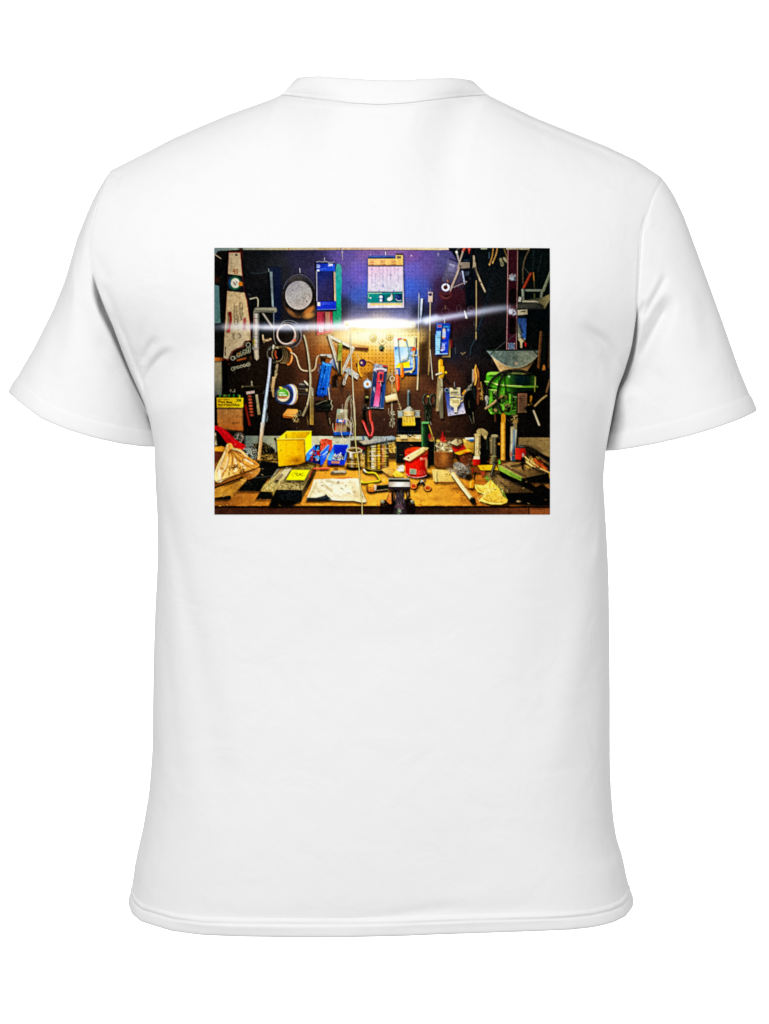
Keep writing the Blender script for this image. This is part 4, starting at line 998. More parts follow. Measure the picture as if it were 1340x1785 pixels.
rows(602, 640, 630, 700, 2, 'd8d8e8', 9, .8, 34, True, .2, 14); rows(596, 660, 626, 760, 3, '9ca4c8', 5, .5, 114, True); line([(566, 872), (726, 886)], 7, 'b8bccc', .8); line([(640, 862), (672, 860)], 10, 'f4b0d4', .8)
ell(538, 604, 50, 54, '3c4460', .9, 1); ell(538, 602, 46, 50, 'dcE4f4'.lower()); ring(538, 602, 40, 44, 8, '88b0d8', .8); ell(536, 602, 26, 26, 'f8f4f0'); ell(538, 602, 18, 19, 'a8743c'); line([(538, 540), (540, 556)], 14, 'a8c4dc', .8)
poly([(500, 660), (560, 640), (560, 880), (490, 900)], '170e0b', .6, 3)
ell(530, 790, 28, 36, '0a0a08'); ell(532, 755, 24, 18, '4a4828'); ell(534, 752, 14, 8, 'b0a868'); ring(508, 880, 20, 38, 9, '4c4c40', .9); ell(508, 905, 30, 24, '101010', .8, 1); line([(500, 930), (515, 1060)], 40, '0c0b0a', .9, 1)
line([(545, 880), (582, 880)], 14, '94948c'); line([(570, 880), (572, 960)], 22, '34302c'); line([(566, 920), (570, 1000), (590, 1085)], 30, 'a03024'); line([(562, 930), (566, 1000), (582, 1080)], 8, 'd87860', .8); line([(485, 1035), (500, 1085)], 26, 'b8402c')
# key chain
ring(827, 540, 25, 28, 11, 'dcccac', .95); ell(827, 540, 12, 14, 'a87c44', .8); line([(826, 445), (827, 515)], 9, 'dcc490', .9); line([(826, 568), (824, 930)], 11, 'b4a488', .95); line([(822, 570), (820, 930)], 4, 'f0e4c0', .8); line([(815, 580), (812, 640)], 9, '5c5044', .7)
poly([(790, 600), (880, 610), (870, 700), (780, 700)], 'b8843c', .5, 3); ell(852, 672, 22, 26, 'c8a868', .8, 1); ell(820, 680, 16, 22, '8c6c3c', .7, 1)
scrib([(800, 920), (852, 1070)], ['b0a88c', '5c5644', 'd8d0b0', '3c382c'], 60, 8, .9, 115, 22); line([(785, 885), (785, 950)], 7, 'a89c84', .8)
poly([(742, 745), (870, 708), (888, 785), (754, 818)], ((790, 720), 'f0dca8', (810, 815), 'b8945c', 'e8d4a4'), tex=.06); line([(752, 810), (885, 780)], 8, '8c683c', .8); ell(876, 748, 10, 38, 'd8bc88', 1, .7, -12)
line([(872, 690), (895, 790), (912, 850), (928, 905)], 8, 'a8946c', .9); scrib([(895, 830), (930, 890)], 'd0bc8c', 7, 7, .8, 116, 14)
# paint brush over a flat box
poly([(885, 975), (1152, 975), (1160, 1250), (880, 1250)], '0b0d10', .95, 1); line([(895, 985), (895, 1200)], 8, '20262c', .8)
poly([(890, 912), (1150, 908), (1152, 985), (895, 990)], ((900, 920), '8c8c74', (1140, 970), '7c745c', '5c5a44'), tex=.2); line([(892, 915), (1150, 910)], 9, 'b8ac88', .8); line([(895, 988), (1152, 984)], 10, 'c0a468', .8); poly([(898, 925), (945, 922), (945, 975), (898, 978)], 'a4b0b0', .8); poly([(1092, 922), (1142, 920), (1142, 975), (1095, 976)], '98a09c', .8)
poly([(1002, 690), (1012, 668), (1030, 672), (1040, 700), (1034, 780), (1044, 862), (1004, 866), (1002, 780)], ((1003, 780), '4c5c58', (1042, 780), '14181a'), sm=1); ell(1018, 685, 13, 16, 'a8b0a4', .8, 1); line([(1012, 710), (1010, 850)], 7, '98a8a0', .7)
poly([(955, 908), (995, 880), (1008, 862), (1040, 862), (1052, 882), (1088, 905), (1085, 925), (960, 925)], ((960, 890), 'a8a890', (1085, 900), '5c5a4c', 'c0bca8'), sm=1, tex=.15); poly([(962, 920), (1086, 918), (1086, 972), (962, 974)], ((965, 940), 'c8a868', (1085, 950), 'a88848', 'ecd49c'), tex=.08); rows(975, 930, 1075, 955, 2, '8c6c34', 6, .5, 117)
poly([(950, 978), (1090, 978), (1096, 1085), (946, 1085)], ((1000, 980), 'c8a44c', (1010, 1085), 'd8b030'), tex=.1); [line([(952 + i * 11, 985), (950 + i * 11.5, 1080)], 4, ['f0d878', '8c6c1c', 'b89438'][i % 3], .7) for i in range(13)]
# scissors
for x in (1218, 1300): ring(x, 785, 34, 64, 22, '15170f', 1); ring(x, 785, 36, 66, 6, '8c9078', .8, a0=120, a1=280); ring(x, 785, 26, 54, 5, '6c7058', .7, a0=-60, a1=80)
poly([(1196, 850), (1285, 850), (1282, 960), (1272, 1040), (1205, 1045)], '15180f'); line([(1210, 860), (1216, 1040)], 6, '4c5440', .8); scrib([(1225, 900), (1270, 1030)], ['3c4434', '8c8c6c'], 14, 6, .6, 118, 24, 85); ell(1245, 745, 14, 10, 'b8a040')
line([(1270, 1040), (1280, 1072)], 10, '9c9888', .8)
# blue brush and black clamp at left
poly([(8, 350), (124, 372), (72, 735), (-58, 722)], '0f3468'); poly([(14, 345), (120, 368), (66, 728), (-52, 715)], ((60, 360), '2c78c8', (10, 720), '1446a0', '1c5cb4'), tex=.2)
scrib([(-40, 370), (105, 720)], ['4c98e4', '0c2c6c', '123c88'], 80, 8, .7, 119, 40, 98); [ell(50 - i * 9, 400 + i * 36, 8, 14, '0a2048', .85, .7) for i in range(8)]; ell(22, 655, 14, 16, '060c1c'); line([(20, 345), (40, 370), (118, 384)], 12, '6cb4f0', .8); scrib([(-50, 715), (70, 740)], '1446a0', 20, 9, .9, 120, 30, 95); line([(104, 400), (56, 725)], 6, '5ca4ec', .7)
line([(82, 640), (98, 780)], 12, 'bcb4a0', .9); line([(50, 735), (52, 790)], 16, '2a2018', .9)
poly([(-65, 792), (124, 790), (132, 890), (100, 905), (-60, 905)], '12130e', 1, .8); line([(120, 790), (112, 830), (132, 860), (118, 900)], 10, 'b0a888', .9); poly([(-60, 842), (100, 838), (100, 858), (-60, 860)], '3c3e30', .8); ell(60, 855, 10, 12, '22221a'); line([(60, 905), (100, 1060)], 22, '1a1510', .9, 1); line([(95, 1000), (104, 1065)], 8, 'a09470', .8)
K(4); ell(1260, 860, 70, 40, '101010', .8, 2); line([(1210, 840), (1300, 800), (1340, 795)], 7, '8c8468', .8); line([(1240, 900), (1345, 905)], 14, '1c1a14', .9)
K(5)
# hanks of cord and the charger card
poly([(186, 892), (312, 896), (292, 1200), (150, 1170)], ((200, 900), 'a4987c', (250, 1150), '8a7c5c'), tex=.2); ell(205, 920, 22, 26, '8ca088', .9, 1); ell(238, 915, 20, 22, 'd8d0b8', .9, 1); poly([(178, 1010), (290, 1014), (286, 1056), (176, 1050)], '1c4c98'); ell(222, 1030, 24, 14, 'e8e8f0'); ell(256, 1034, 16, 12, 'd85040'); rows(190, 960, 300, 1000, 4, '5c5440', 6, .6, 121); poly([(168, 1056), (180, 1056), (168, 1160), (154, 1150)], 'c05034')
line([(325, 705), (325, 790)], 14, '4a463c'); line([(300, 760), (345, 770)], 20, '26241c', .9); line([(245, 840), (248, 900)], 8, 'a09c90', .8)
for k, (x, rx, ry, c) in enumerate([(325, 52, 175, 'cfc09c'), (318, 34, 160, 'e4dcc0'), (336, 40, 150, '9c9070'), (325, 20, 168, '6c644c'), (345, 50, 190, 'b4ac8c')]): ring(x, 925, rx, ry, 6, c, .8)
line([(345, -10), (342, 160), (352, 380), (368, 560), (374, 720), (382, 850), (398, 1085)], 15, '8c7a54', .8, sm=2); line([(344, -10), (340, 160), (350, 380), (366, 560), (372, 720), (380, 850), (396, 1085)], 9, 'e4d4ac', sm=2)

# ---------------------------------------------------------------- middle right
K(6)
line([(35, 530), (15, 900)], 40, '9c8c64', .9, 1); poly([(26, 545), (78, 560), (82, 1000), (45, 1002), (30, 800)], ((30, 700), '8c8060', (80, 720), '6c6450', 'c4b894'), tex=.15); [line([(50, 640 + i * 20), (80, 615 + i * 20)], 5, '4c4638', .7) for i in range(18)]
poly([(24, 345), (32, 312), (76, 310), (78, 380), (62, 540), (30, 545)], ((25, 400), 'e8b030', (78, 400), 'b87c10'), sm=1); poly([(56, 400), (70, 385), (96, 395), (90, 530), (60, 535)], ((58, 440), 'f0bc38', (95, 440), 'c08818'), sm=1); line([(36, 330), (36, 520)], 8, 'fce08c', .7)
line([(0, 490), (60, 470)], 18, 'd0c4a8'); ell(112, 465, 14, 14, 'e0b020'); line([(60, 540), (66, 620)], 20, 'a89c7c'); line([(90, 520), (160, 600)], 30, '130d0b', .6, 2)
line([(212, 580), (214, 640)], 11, '7c7c78', .9); poly([(98, 652), (282, 642), (342, 942), (138, 974)], ((110, 660), '2c3c70', (260, 960), 'd0c4cc', '4c5c94'), tex=.12); ell(130, 680, 30, 30, '1c2a3c', .9, 1); ring(125, 672, 24, 22, 6, 'a0b0b0', .8)
poly([(155, 645), (280, 640), (284, 745), (160, 750)], ((160, 650), 'dccc9c', (280, 740), 'b4ac8c'), tex=.05); rows(168, 690, 275, 735, 4, '4c4838', 6, .8, 131); rows(172, 686, 270, 706, 1, '3c3828', 13, .75, 33, gap=.15, word=16); poly([(190, 638), (240, 638), (238, 656), (192, 658)], '24241c')
poly([(160, 765), (285, 760), (278, 830), (240, 880), (160, 870)], ((170, 770), 'd8c890', (270, 860), 'bca870', 'ecdcae'), tex=.06); poly([(186, 785), (268, 780), (266, 825), (190, 828)], '9c8c60', .8); poly([(205, 870), (245, 870), (242, 930), (210, 930)], 'dcd0b8'); line([(240, 750), (300, 748), (318, 780), (290, 805)], 14, 'e8c888', .9, sm=1); ell(225, 940, 18, 8, '3c3028', .8); [ell(x, y, 7, 6, '2c2430') for x, y in ((165, 955), (310, 925))]
poly([(150, 840), (205, 872), (205, 925), (150, 880)], '3c4a80', .6)
poly([(330, 720), (400, 620), (440, 600), (472, 640), (468, 820), (455, 860), (432, 900), (440, 1060), (380, 980), (352, 930)], '090a08', 1, 1, sm=1); poly([(425, 600), (455, 620), (466, 800), (430, 760)], '1c2422', .7, 1.2)
line([(300, 760), (345, 690), (410, 612)], 24, '6c6450', .9, sm=1); line([(310, 750), (350, 680)], 10, 'b8ac90', .8); line([(312, 715), (335, 680)], 22, 'd08c30', .95); scrib([(345, 600), (415, 670)], ['4c4c40', '8c8c78'], 12, 9, .8, 132, 36)
poly([(445, 420), (465, 375), (485, 415), (502, 470), (508, 640), (502, 820), (486, 846), (470, 830), (476, 640), (450, 600), (428, 580), (424, 440)], ((430, 500), 'b4763c', (500, 560), '5c3420', '8c5a34'), sm=1, tex=.2)
line([(462, 380), (452, 440), (470, 500), (466, 560), (450, 610)], 13, 'e8a848', .95, sm=2); line([(426, 430), (424, 580)], 12, '9c9888', .8); [line([(428, 440 + i * 16), (444, 434 + i * 16)], 5, 'c0b8a4', .8) for i in range(9)]; ell(485, 410, 9, 9, '2c241c')
line([(520, 580), (532, 680), (540, 780)], 16, '94743c', .9, sm=1); scrib([(505, 620), (548, 770)], ['c8a058', '5c4420'], 22, 8, .85, 133, 26); line([(428, 930), (440, 1050)], 8, '8c8468', .7, sm=1); line([(385, 970), (420, 1060)], 9, '5c5c4c', .7); line([(380, 800), (385, 870)], 10, '7c7048', .6, 1)
# scoop
SC = [(585, 208), (700, 203), (1228, 198), (1190, 262), (1120, 330), (1040, 385), (960, 406), (890, 408), (800, 380), (710, 325), (640, 270)]
poly([(636, 262), (800, 360), (905, 400), (1080, 350), (1192, 258), (1130, 350), (1055, 458), (745, 458)], ((700, 330), 'c8a878', (1100, 380), '8a6c40', 'a08458'), tex=.15)
poly(SC, ((640, 210), '6c7a70', (1000, 400), '7c8270', '56625a'), tex=.28, fine=.2); line([(590, 206), (1226, 199)], 14, '1e2620', .95); line(SC[2:], 8, 'c0b898', .8, sm=1); line([(600, 222), (1200, 214)], 7, '8c988c', .6); scrib([(650, 230), (1150, 380)], ['98a494', '3c4840', 'b0b49c'], 70, 6, .35, 134, 26); poly([(960, 230), (1190, 222), (1100, 320), (990, 350)], 'a0a48c', .35, 6); ell(938, 360, 15, 15, 'd8b89c'); ell(938, 360, 7, 7, '3c2c24'); poly([(590, 215), (640, 225), (700, 320), (640, 275)], '8ca0a0', .5, 2)
line([(920, 20), (760, 145), (692, 200), (640, 240)], 8, '4c4c44', .8); line([(990, 50), (1110, 170), (1185, 255)], 9, '26241c', .9); line([(640, 250), (690, 200)], 16, '242c28', .8)
line([(1228, -10), (1212, 200), (1196, 405)], 32, '5c3c22', .95, 1); line([(1220, -10), (1204, 200), (1190, 400)], 9, '9c6c3c', .7); line([(1262, -10), (1256, 380)], 40, '0e120e'); poly([(1252, 372), (1272, 372), (1280, 430), (1238, 436)], 'b07438'); line([(1335, 0), (1318, 400)], 24, '4c3018', .9, 1)
# drill press
poly([(580, 470), (1190, 470), (1170, 700), (1080, 950), (620, 960), (570, 700)], '050604', .7, 3)
HD = [(583, 500), (592, 478), (612, 462), (1100, 466), (1168, 512), (1166, 640), (1100, 672), (950, 700), (800, 690), (700, 655), (600, 622), (580, 600)]
poly(HD, ((690, 560), '489420', (950, 572), '0a1a0c', '42861e'), tex=.14); poly([(800, 480), (870, 478), (900, 640), (800, 650)], ((810, 560), '468a20', (900, 560), '143018'), .8, 3)
poly([(1090, 480), (1168, 515), (1164, 640), (1080, 670)], ((1085, 560), '0c2410', (1165, 560), '4a6c24'), .8, 2); ell(980, 540, 80, 50, '123048', .4, 5)
poly([(600, 470), (640, 458), (1080, 458), (1110, 472), (1000, 486), (860, 480), (780, 490), (590, 496)], ((600, 470), '8cd048', (1100, 470), '2c3c18', 'b8c474'), .9, 1); line([(1000, 478), (1104, 476)], 9, 'c8a860', .8)
line([(572, 572), (640, 582), (700, 604), (800, 622), (1000, 632), (1180, 628)], 20, '6a9830', sm=1); line([(572, 568), (640, 577), (700, 599), (800, 615), (1000, 622)], 8, 'd8ec8c', .9, sm=1); ell(850, 512, 12, 12, 'd0ecb8', .8, 1.2); ell(710, 606, 16, 9, 'e8f0a8', .8); line([(1158, 520), (1150, 690)], 13, '94983c', .9); line([(1162, 520), (1160, 620)], 5, 'd8d890', .8)
BD = [(612, 655), (725, 662), (800, 690), (945, 715), (932, 955), (870, 962), (700, 945), (640, 955), (606, 905), (618, 800)]
poly(BD, ((640, 700), '5a9c28', (900, 900), '3c701c', '508c22'), tex=.16); poly([(800, 690), (950, 700), (945, 760), (880, 720)], '0a140a', .8, 1.5)
for p_ in ([(652, 690), (700, 685), (705, 780), (660, 790)], [(650, 800), (705, 800), (720, 930), (655, 930)], [(800, 700), (832, 705), (830, 780), (802, 778)], [(720, 780), (790, 750), (790, 790), (740, 830)], [(890, 740), (920, 745), (905, 900), (885, 900)]): poly(p_, '0f1a0c', .95, .8)
ell(692, 705, 26, 28, '8a8c58'); ell(690, 720, 20, 16, '26281a'); ell(690, 905, 32, 30, '3a3c20'); ell(690, 905, 20, 18, '8c7c48'); ell(830, 880, 44, 52, '4a3c22'); ring(830, 880, 34, 42, 9, 'b49c60', .8, a0=150, a1=320); ell(842, 890, 24, 40, '0d0c08'); ell(815, 750, 12, 22, '6a5c30')
line([(745, 790), (780, 750)], 16, '1a200f'); line([(730, 830), (790, 860), (780, 900)], 24, '74b83c', .9, sm=1); line([(640, 940), (610, 890)], 10, 'b8e868', .7); line([(615, 665), (720, 672)], 9, 'd0f08c', .8); line([(862, 720), (860, 820)], 14, '7cc83c', .9); line([(900, 750), (945, 752)], 8, 'c0d0a0', .7); scrib([(640, 680), (930, 940)], ['26401a', '9cd858', '1a2410'], 50, 9, .6, 135, 36)
poly([(955, 708), (1062, 708), (1058, 930), (950, 936)], ((960, 720), '8c6048', (1050, 930), '6c5438'), tex=.08); poly([(968, 722), (1050, 722), (1046, 918), (964, 922)], '4c3c2c', .35); rows(972, 760, 1046, 910, 8, '2c2018', 7, .7, 136); rows(974, 732, 1044, 750, 1, '241810', 10, .75, 32, gap=.2, word=14); ell(985, 765, 14, 8, '1c1410')
line([(575, 885), (640, 845), (700, 795), (770, 735)], 24, '94784c', sm=1); line([(575, 880), (640, 838), (700, 788)], 8, 'ccb080', .8, sm=1)
ell(590, 770, 22, 40, 'a09c8c'); ell(590, 800, 16, 40, '5c5c54'); line([(578, 760), (600, 820)], 8, 'd8d4c0', .8); line([(590, 830), (585, 870)], 12, '9c9480', .8)
for pts, w in (([(592, 720), (596, 650), (630, 575), (700, 500), (800, 450), (900, 438), (1000, 442), (1090, 475)], 30), ([(855, 450), (800, 470), (750, 545), (722, 640), (712, 740), (722, 850), (770, 940), (860, 1040)], 26)):
    line(pts, w, '0b0a08', sm=2); line([(x - 4, y - 3) for x, y in pts], 6, '4c4a40', .8, sm=2)
line([(720, 500), (730, 600)], 9, '16280c', .8); line([(798, 480), (795, 560), (812, 690)], 11, '0f1a0a', .9, sm=1)
line([(1110, 745), (1108, 830)], 26, 'c88c28', .9, 1); line([(1140, 690), (1125, 800), (1080, 840)], 16, '0c0c0a', .9, sm=1); ell(1090, 885, 56, 34, '0a0a08', .9, 1.2); ell(1080, 840, 14, 10, 'a88038', .8)
line([(1290, 732), (1225, 780), (1152, 855)], 20, 'a48454'); line([(1286, 728), (1150, 848)], 6, 'd8b884', .7); line([(1140, 912), (1205, 1075)], 22, 'b4a484'); line([(1136, 915), (1198, 1075)], 7, 'e0d4b4', .7); line([(1335, 545), (1310, 620), (1290, 690)], 28, '6c4c30', .9, sm=1); line([(1325, 550), (1292, 680)], 8, 'a88458', .7)
line([(685, 960), (690, 1030)], 20, '5c3c24', .8); line([(785, 965), (785, 1075)], 50, 'c08424', .95); scrib([(870, 960), (960, 1070)], ['8c7c50', '2c2416', 'b89c60', '1a150d'], 40, 12, .8, 137, 34); ell(925, 1040, 30, 30, 'a07c40', .8, 1)
K(9)
# ---------------------------------------------------------------- things standing on the bench, bench top first
SH[0] = 0.0
K(7)
poly([(18, 640), (18, 420), (560, 425), (1400, 420), (1400, 968), (18, 968)], ((100, 700), '8a5420', (1300, 700), 'd08e34', 'b87628'), tex=.22)
K(8)
poly([(-20, 420), (1400, 420), (1400, 968), (-20, 968)], ((0, 700), 'd8902e', (1300, 700), 'e8a030', 'e8a438'), tex=.14, fine=.1)
K(9)
poly([(-20, 420), (1345, 400), (1345, 968), (-20, 968)], ((0, 700), 'e09a30', (1000, 750), '34200e', 'b87024'), tex=.22, fine=.12)
for k in range(60):
    r_ = np.random.default_rng(900 + k); x, y = r_.uniform(-1250, 2550), r_.uniform(480, 930)
    glow(x, y, r_.uniform(30, 130), r_.uniform(10, 34), ['5c3210', 'f8b848', '7c4814', '3c200a'][k % 4], r_.uniform(.2, .5))
K(8); glow(600, 700, 700, 220, 'e8b050', .35); glow(1250, 820, 350, 140, 'e0a03c', .4)
for k in range(46):
    r_ = np.random.default_rng(500 + k); x, y = r_.uniform(-1200, 2300), r_.uniform(640, 960)
    line([(x, y), (x + r_.uniform(20, 120), y + r_.normal() * 6)], r_.uniform(4, 14), ['8a4c18', 'e8c070', '5c3412'][k % 3], .35, 1.2)
for n_, xa in ((7, 18), (8, -20), (9, -20)):
    K(n_)
    poly([(xa, 985), (1400, 985), (1400, 1075), (xa, 1075)], {7: '3c2014', 8: '2c1810', 9: ((100, 1000), '2c1a10', (1340, 1050), '7a4420', '4a2a18')}[n_], tex=.3, fine=.15); line([(xa, 975), (1400, 975)], 24, '0a0605', .95, .9)
    scrib([(xa, 945), (1340, 965)], ['e8a848', '8c4c18', 'd07c28'], 40, 7, .6, 140 + n_, 40, 0)
K(9); poly([(1085, 1010), (1345, 1010), (1345, 1072), (1085, 1072)], '8a5028', .8, 1); line([(1085, 985), (1085, 1072)], 12, '180c08', .9); line([(860, 958), (1210, 962), (1340, 960)], 12, 'b0682a', .7, 1)
K(7)
# left corner
SH[0] = .45
poly([(18, 0), (60, 0), (60, 300), (18, 300)], '0a0805', .9, 2); poly([(40, 60), (380, 90), (380, 300), (60, 290)], '0a0907', .9, 2)
ell(310, 165, 66, 62, '4a4038', .95, 1.2, tex=.3); ell(320, 150, 40, 36, '8a7c6c', .8, 1.5); scrib([(270, 130), (360, 220)], ['16120f', 'a89884', '2c2620'], 22, 14, .8, 151, 40)
line([(30, 110), (34, 260)], 26, '9a8460', .8, 1); scrib([(20, 90), (46, 260)], ['e0d0a0', '2c2010'], 10, 9, .8, 152, 24)
poly([(18, 22), (60, 30), (120, 50), (200, 115), (280, 200), (405, 265), (375, 305), (300, 300), (240, 275), (170, 240), (90, 120), (50, 80), (18, 70)], ((60, 40), 'b00c18', (360, 280), 'c81018', '98080f'), sm=1, tex=.14); line([(100, 60), (190, 150), (270, 230)], 12, 'd83038', .6, 1.2, sm=1); line([(180, 240), (300, 295)], 10, '5c060a', .7, 1)
poly([(18, 275), (110, 265), (180, 290), (170, 335), (18, 330)], ((30, 280), 'e0a030', (170, 320), 'b87820')); poly([(18, 322), (140, 330), (110, 400), (18, 470)], '5c2a18', .95)
scrib([(420, 150), (560, 300)], ['8c9488', '5c645c'], 10, 10, .3, 153, 40)
poly([(372, 285), (480, 262), (535, 330), (520, 425), (420, 430), (380, 330)], '2a2820', .8, 1); scrib([(372, 268), (530, 425)], ['c8ccb8', '8c9484', 'e4e4d0', '1c1c16'], 44, 8, .8, 154, 60); poly([(372, 285), (430, 275), (440, 360), (395, 330)], 'a4b0a8', .5)
poly([(470, 245), (600, 220), (700, 280), (730, 310), (735, 350), (600, 400), (560, 350)], '12110d', 1, 1); line([(560, 250), (620, 240), (680, 275)], 12, '5c4c24', .8); scrib([(480, 240), (720, 360)], ['3a3420', '6c5c30', '0a0906'], 40, 9, .7, 155, 50); ell(735, 185, 16, 18, '10100c')
poly([(540, 380), (760, 330), (790, 460), (560, 480)], '2a2010', .9, 1.5); scrib([(540, 370), (770, 475)], ['a88438', '5c4418', 'd8b058', '1a140a'], 70, 8, .85, 156, 70, -12)
K(7); poly([(566, -10), (612, -10), (592, 170), (562, 428), (524, 425), (552, 170)], ((580, 0), 'b8b4ac', (540, 420), 'c4924c', 'bc9870'), tex=.15); line([(606, 0), (588, 170), (560, 420)], 7, '5c4428', .7); line([(578, 0), (556, 200), (535, 415)], 8, 'e8d0a4', .6); line([(470, 245), (560, 400)], 5, 'c8c0a0', .7); line([(440, 330), (520, 305)], 5, 'e0d8c0', .7)
poly([(380, 470), (580, 440), (830, 470), (690, 640), (400, 680)], '0b0c0a', .98, 1); line([(828, 472), (770, 540), (690, 655)], 26, '6c6450'); line([(820, 470), (760, 540), (684, 645)], 7, 'a89c7c', .8); line([(470, 640), (690, 615)], 7, '54564c', .7)
poly([(836, 505), (848, 512), (735, 640), (700, 672), (690, 655)], '8a7448', .9)
# bag and what lies under it
poly([(18, 740), (410, 600), (560, 520), (560, 560), (470, 640), (330, 700), (18, 760)], '1c0e06', .95, 1)
poly([(320, 600), (440, 555), (562, 505), (556, 570), (480, 640), (400, 665)], ((340, 600), '7c4c1c', (550, 540), 'c08844', 'a0682c'), sm=1, tex=.15)
poly([(18, 770), (120, 720), (405, 630), (395, 680), (320, 745), (225, 868), (18, 868)], ((60, 780), 'c08834', (350, 680), 'b88438', 'a87428'), tex=.3); line([(60, 735), (180, 715), (320, 665)], 14, '2c1808', .8, 1, sm=1); poly([(18, 868), (200, 842), (220, 852), (212, 884), (18, 890)], '14120c'); scrib([(30, 740), (330, 850)], ['e0b060', '6c4010'], 30, 8, .5, 157, 60, -25)
BAG = [(18, 600), (30, 540), (80, 430), (115, 375), (150, 290), (165, 250), (192, 228), (225, 235), (245, 285), (300, 292), (345, 305), (420, 392), (500, 440), (556, 482), (535, 515), (440, 545), (310, 590), (160, 645), (80, 690), (45, 690), (18, 650)]
poly(BAG, ((60, 640), 'fcd890', (480, 420), 'd0903c', 'f0b45c'), sm=1, tex=.16)
for p_, w_, c_ in (([(170, 280), (130, 400), (60, 560)], 20, '8c5018'), ([(200, 300), (190, 420), (150, 560)], 14, 'a8641c'), ([(210, 320), (240, 400), (230, 480)], 14, '6c3808'), ([(225, 320), (290, 420), (330, 450)], 14, '7c4410'), ([(230, 305), (330, 340), (430, 430)], 12, '945418'), ([(260, 330), (400, 430), (520, 480)], 14, '8c5018'), ([(90, 520), (150, 540), (80, 680)], 18, 'a8641c'), ([(190, 345), (215, 310), (260, 310), (330, 345)], 20, '5c340f'), ([(300, 400), (340, 460), (420, 500)], 10, '8c5418')):
    line(p_, w_, c_, .85, 1.3, 2)
for p_, w_ in (([(150, 330), (110, 430), (70, 540)], 16), ([(180, 400), (160, 500), (120, 560)], 14), ([(240, 300), (330, 320), (400, 390)], 12), ([(75, 560), (90, 670)], 34), ([(260, 420), (290, 520), (260, 560)], 18), ([(380, 420), (470, 470)], 18), ([(180, 250), (165, 300)], 12), ([(335, 470), (380, 520)], 16)): line(p_, w_, 'fff4d4', .85, 1.4, 2)
scrib([(190, 490), (370, 590)], ['4a2808', '6c3c10', '381c04'], 46, 8, .85, 158, 34); ring(468, 510, 20, 18, 6, '7c4c18', .8); line([(20, 690), (160, 640), (310, 588), (440, 545), (540, 515)], 9, '7c4814', .8, sm=1); ell(192, 262, 14, 26, 'c07c2c', .8, 1)
# planes and the stone
poly([(390, 680), (655, 640), (560, 795), (296, 785)], '0a0c09', .98, 1); scrib([(380, 680), (460, 730)], '3c4038', 5, 8, .6, 159, 20)
poly([(850, 518), (935, 515), (880, 600), (752, 770), (700, 800), (560, 795), (600, 720)], ((860, 530), 'd8c898', (600, 790), 'a89050', 'b8a468'), tex=.22); poly([(752, 765), (712, 870), (696, 800)], '8a7838'); line([(840, 530), (700, 690), (570, 790)], 8, '5c4c24', .7); line([(815, 600), (745, 668)], 26, '8a745c'); line([(745, 668), (770, 670)], 14, '1c1810'); scrib([(590, 690), (720, 790)], ['e8d898', '7c6428'], 24, 8, .6, 160, 40)
poly([(560, 795), (700, 803), (706, 872), (690, 885), (505, 885)], '0c0e0b', 1, .8)
poly([(660, 965), (690, 890), (750, 770), (1050, 770), (1050, 885), (935, 968)], '080806', 1, 1)
poly([(970, 458), (1212, 450), (1050, 778), (755, 778)], ((1050, 460), '7c6a30', (900, 770), 'a08c58', '64542c'), tex=.3, fine=.3); scrib([(790, 670), (1060, 775)], ['e8d898', '2c2410', 'c8b470', '4c3c1c'], 190, 6, .75, 161, 14); scrib([(960, 460), (1190, 540)], ['a08838', '4c3c18'], 40, 6, .5, 162, 22)
poly([(755, 775), (1046, 782), (1042, 920), (745, 880)], '0b0d0e', 1, .7); scrib([(770, 790), (1040, 910)], ['3c403c', '20241f'], 46, 6, .6, 163, 12); poly([(1048, 782), (1212, 455), (1216, 560), (1180, 640), (1044, 890)], ((1060, 800), '4c3c20', (1210, 500), '6c5028', '241a0e'), tex=.3); line([(1052, 775), (1140, 610)], 9, 'b8a468', .6)
poly([(930, 543), (1136, 543), (1076, 663), (860, 662)], ((930, 545), 'ecdc08', (1070, 660), 'fcf41c'), tex=.03, fine=.02); line([(980, 562), (930, 590), (925, 612), (960, 614)], 6, '8c8410', .7, sm=1); line([(962, 590), (985, 578), (1000, 585), (975, 606), (1000, 608)], 7, '4c480c', .9, sm=1); line([(1026, 582), (1008, 612)], 7, '4c480c', .9); line([(1056, 586), (1018, 598), (1050, 612)], 7, '4c480c', .9)
line([(1130, 640), (1160, 560), (1190, 530)], 12, 'a83c18', .8, 1)
# yellow bin
poly([(760, 470), (1100, 440), (1140, 470), (900, 505), (780, 505)], '1c1206', .9, 2)
poly([(757, 185), (868, 92), (1158, 90), (1082, 182)], ((800, 150), 'd8a810', (1100, 120), 'e8bc14'), tex=.05); poly([(762, 184), (868, 95), (870, 182)], 'f8d428'); poly([(870, 96), (1150, 95), (1080, 182), (870, 182)], ((900, 100), 'e4b810', (1050, 180), 'c8980c')); 
poly([(754, 184), (1082, 180), (1096, 450), (1000, 478), (775, 502)], ((780, 200), 'f8c018', (1060, 440), 'e0a010', 'f0b010'), tex=.05); poly([(1082, 180), (1158, 92), (1162, 330), (1096, 448)], ((1090, 200), 'f0e800', (1150, 400), 'fcfc10'), tex=.03); glow(990, 440, 90, 50, '8a5410', .75); glow(1040, 230, 40, 120, 'c88c10', .5)
line([(754, 184), (1082, 180)], 9, 'ffe860', .9); line([(868, 93), (1158, 91)], 7, 'fff070', .8); line([(1082, 182), (1096, 448)], 5, 'fff480', .6)
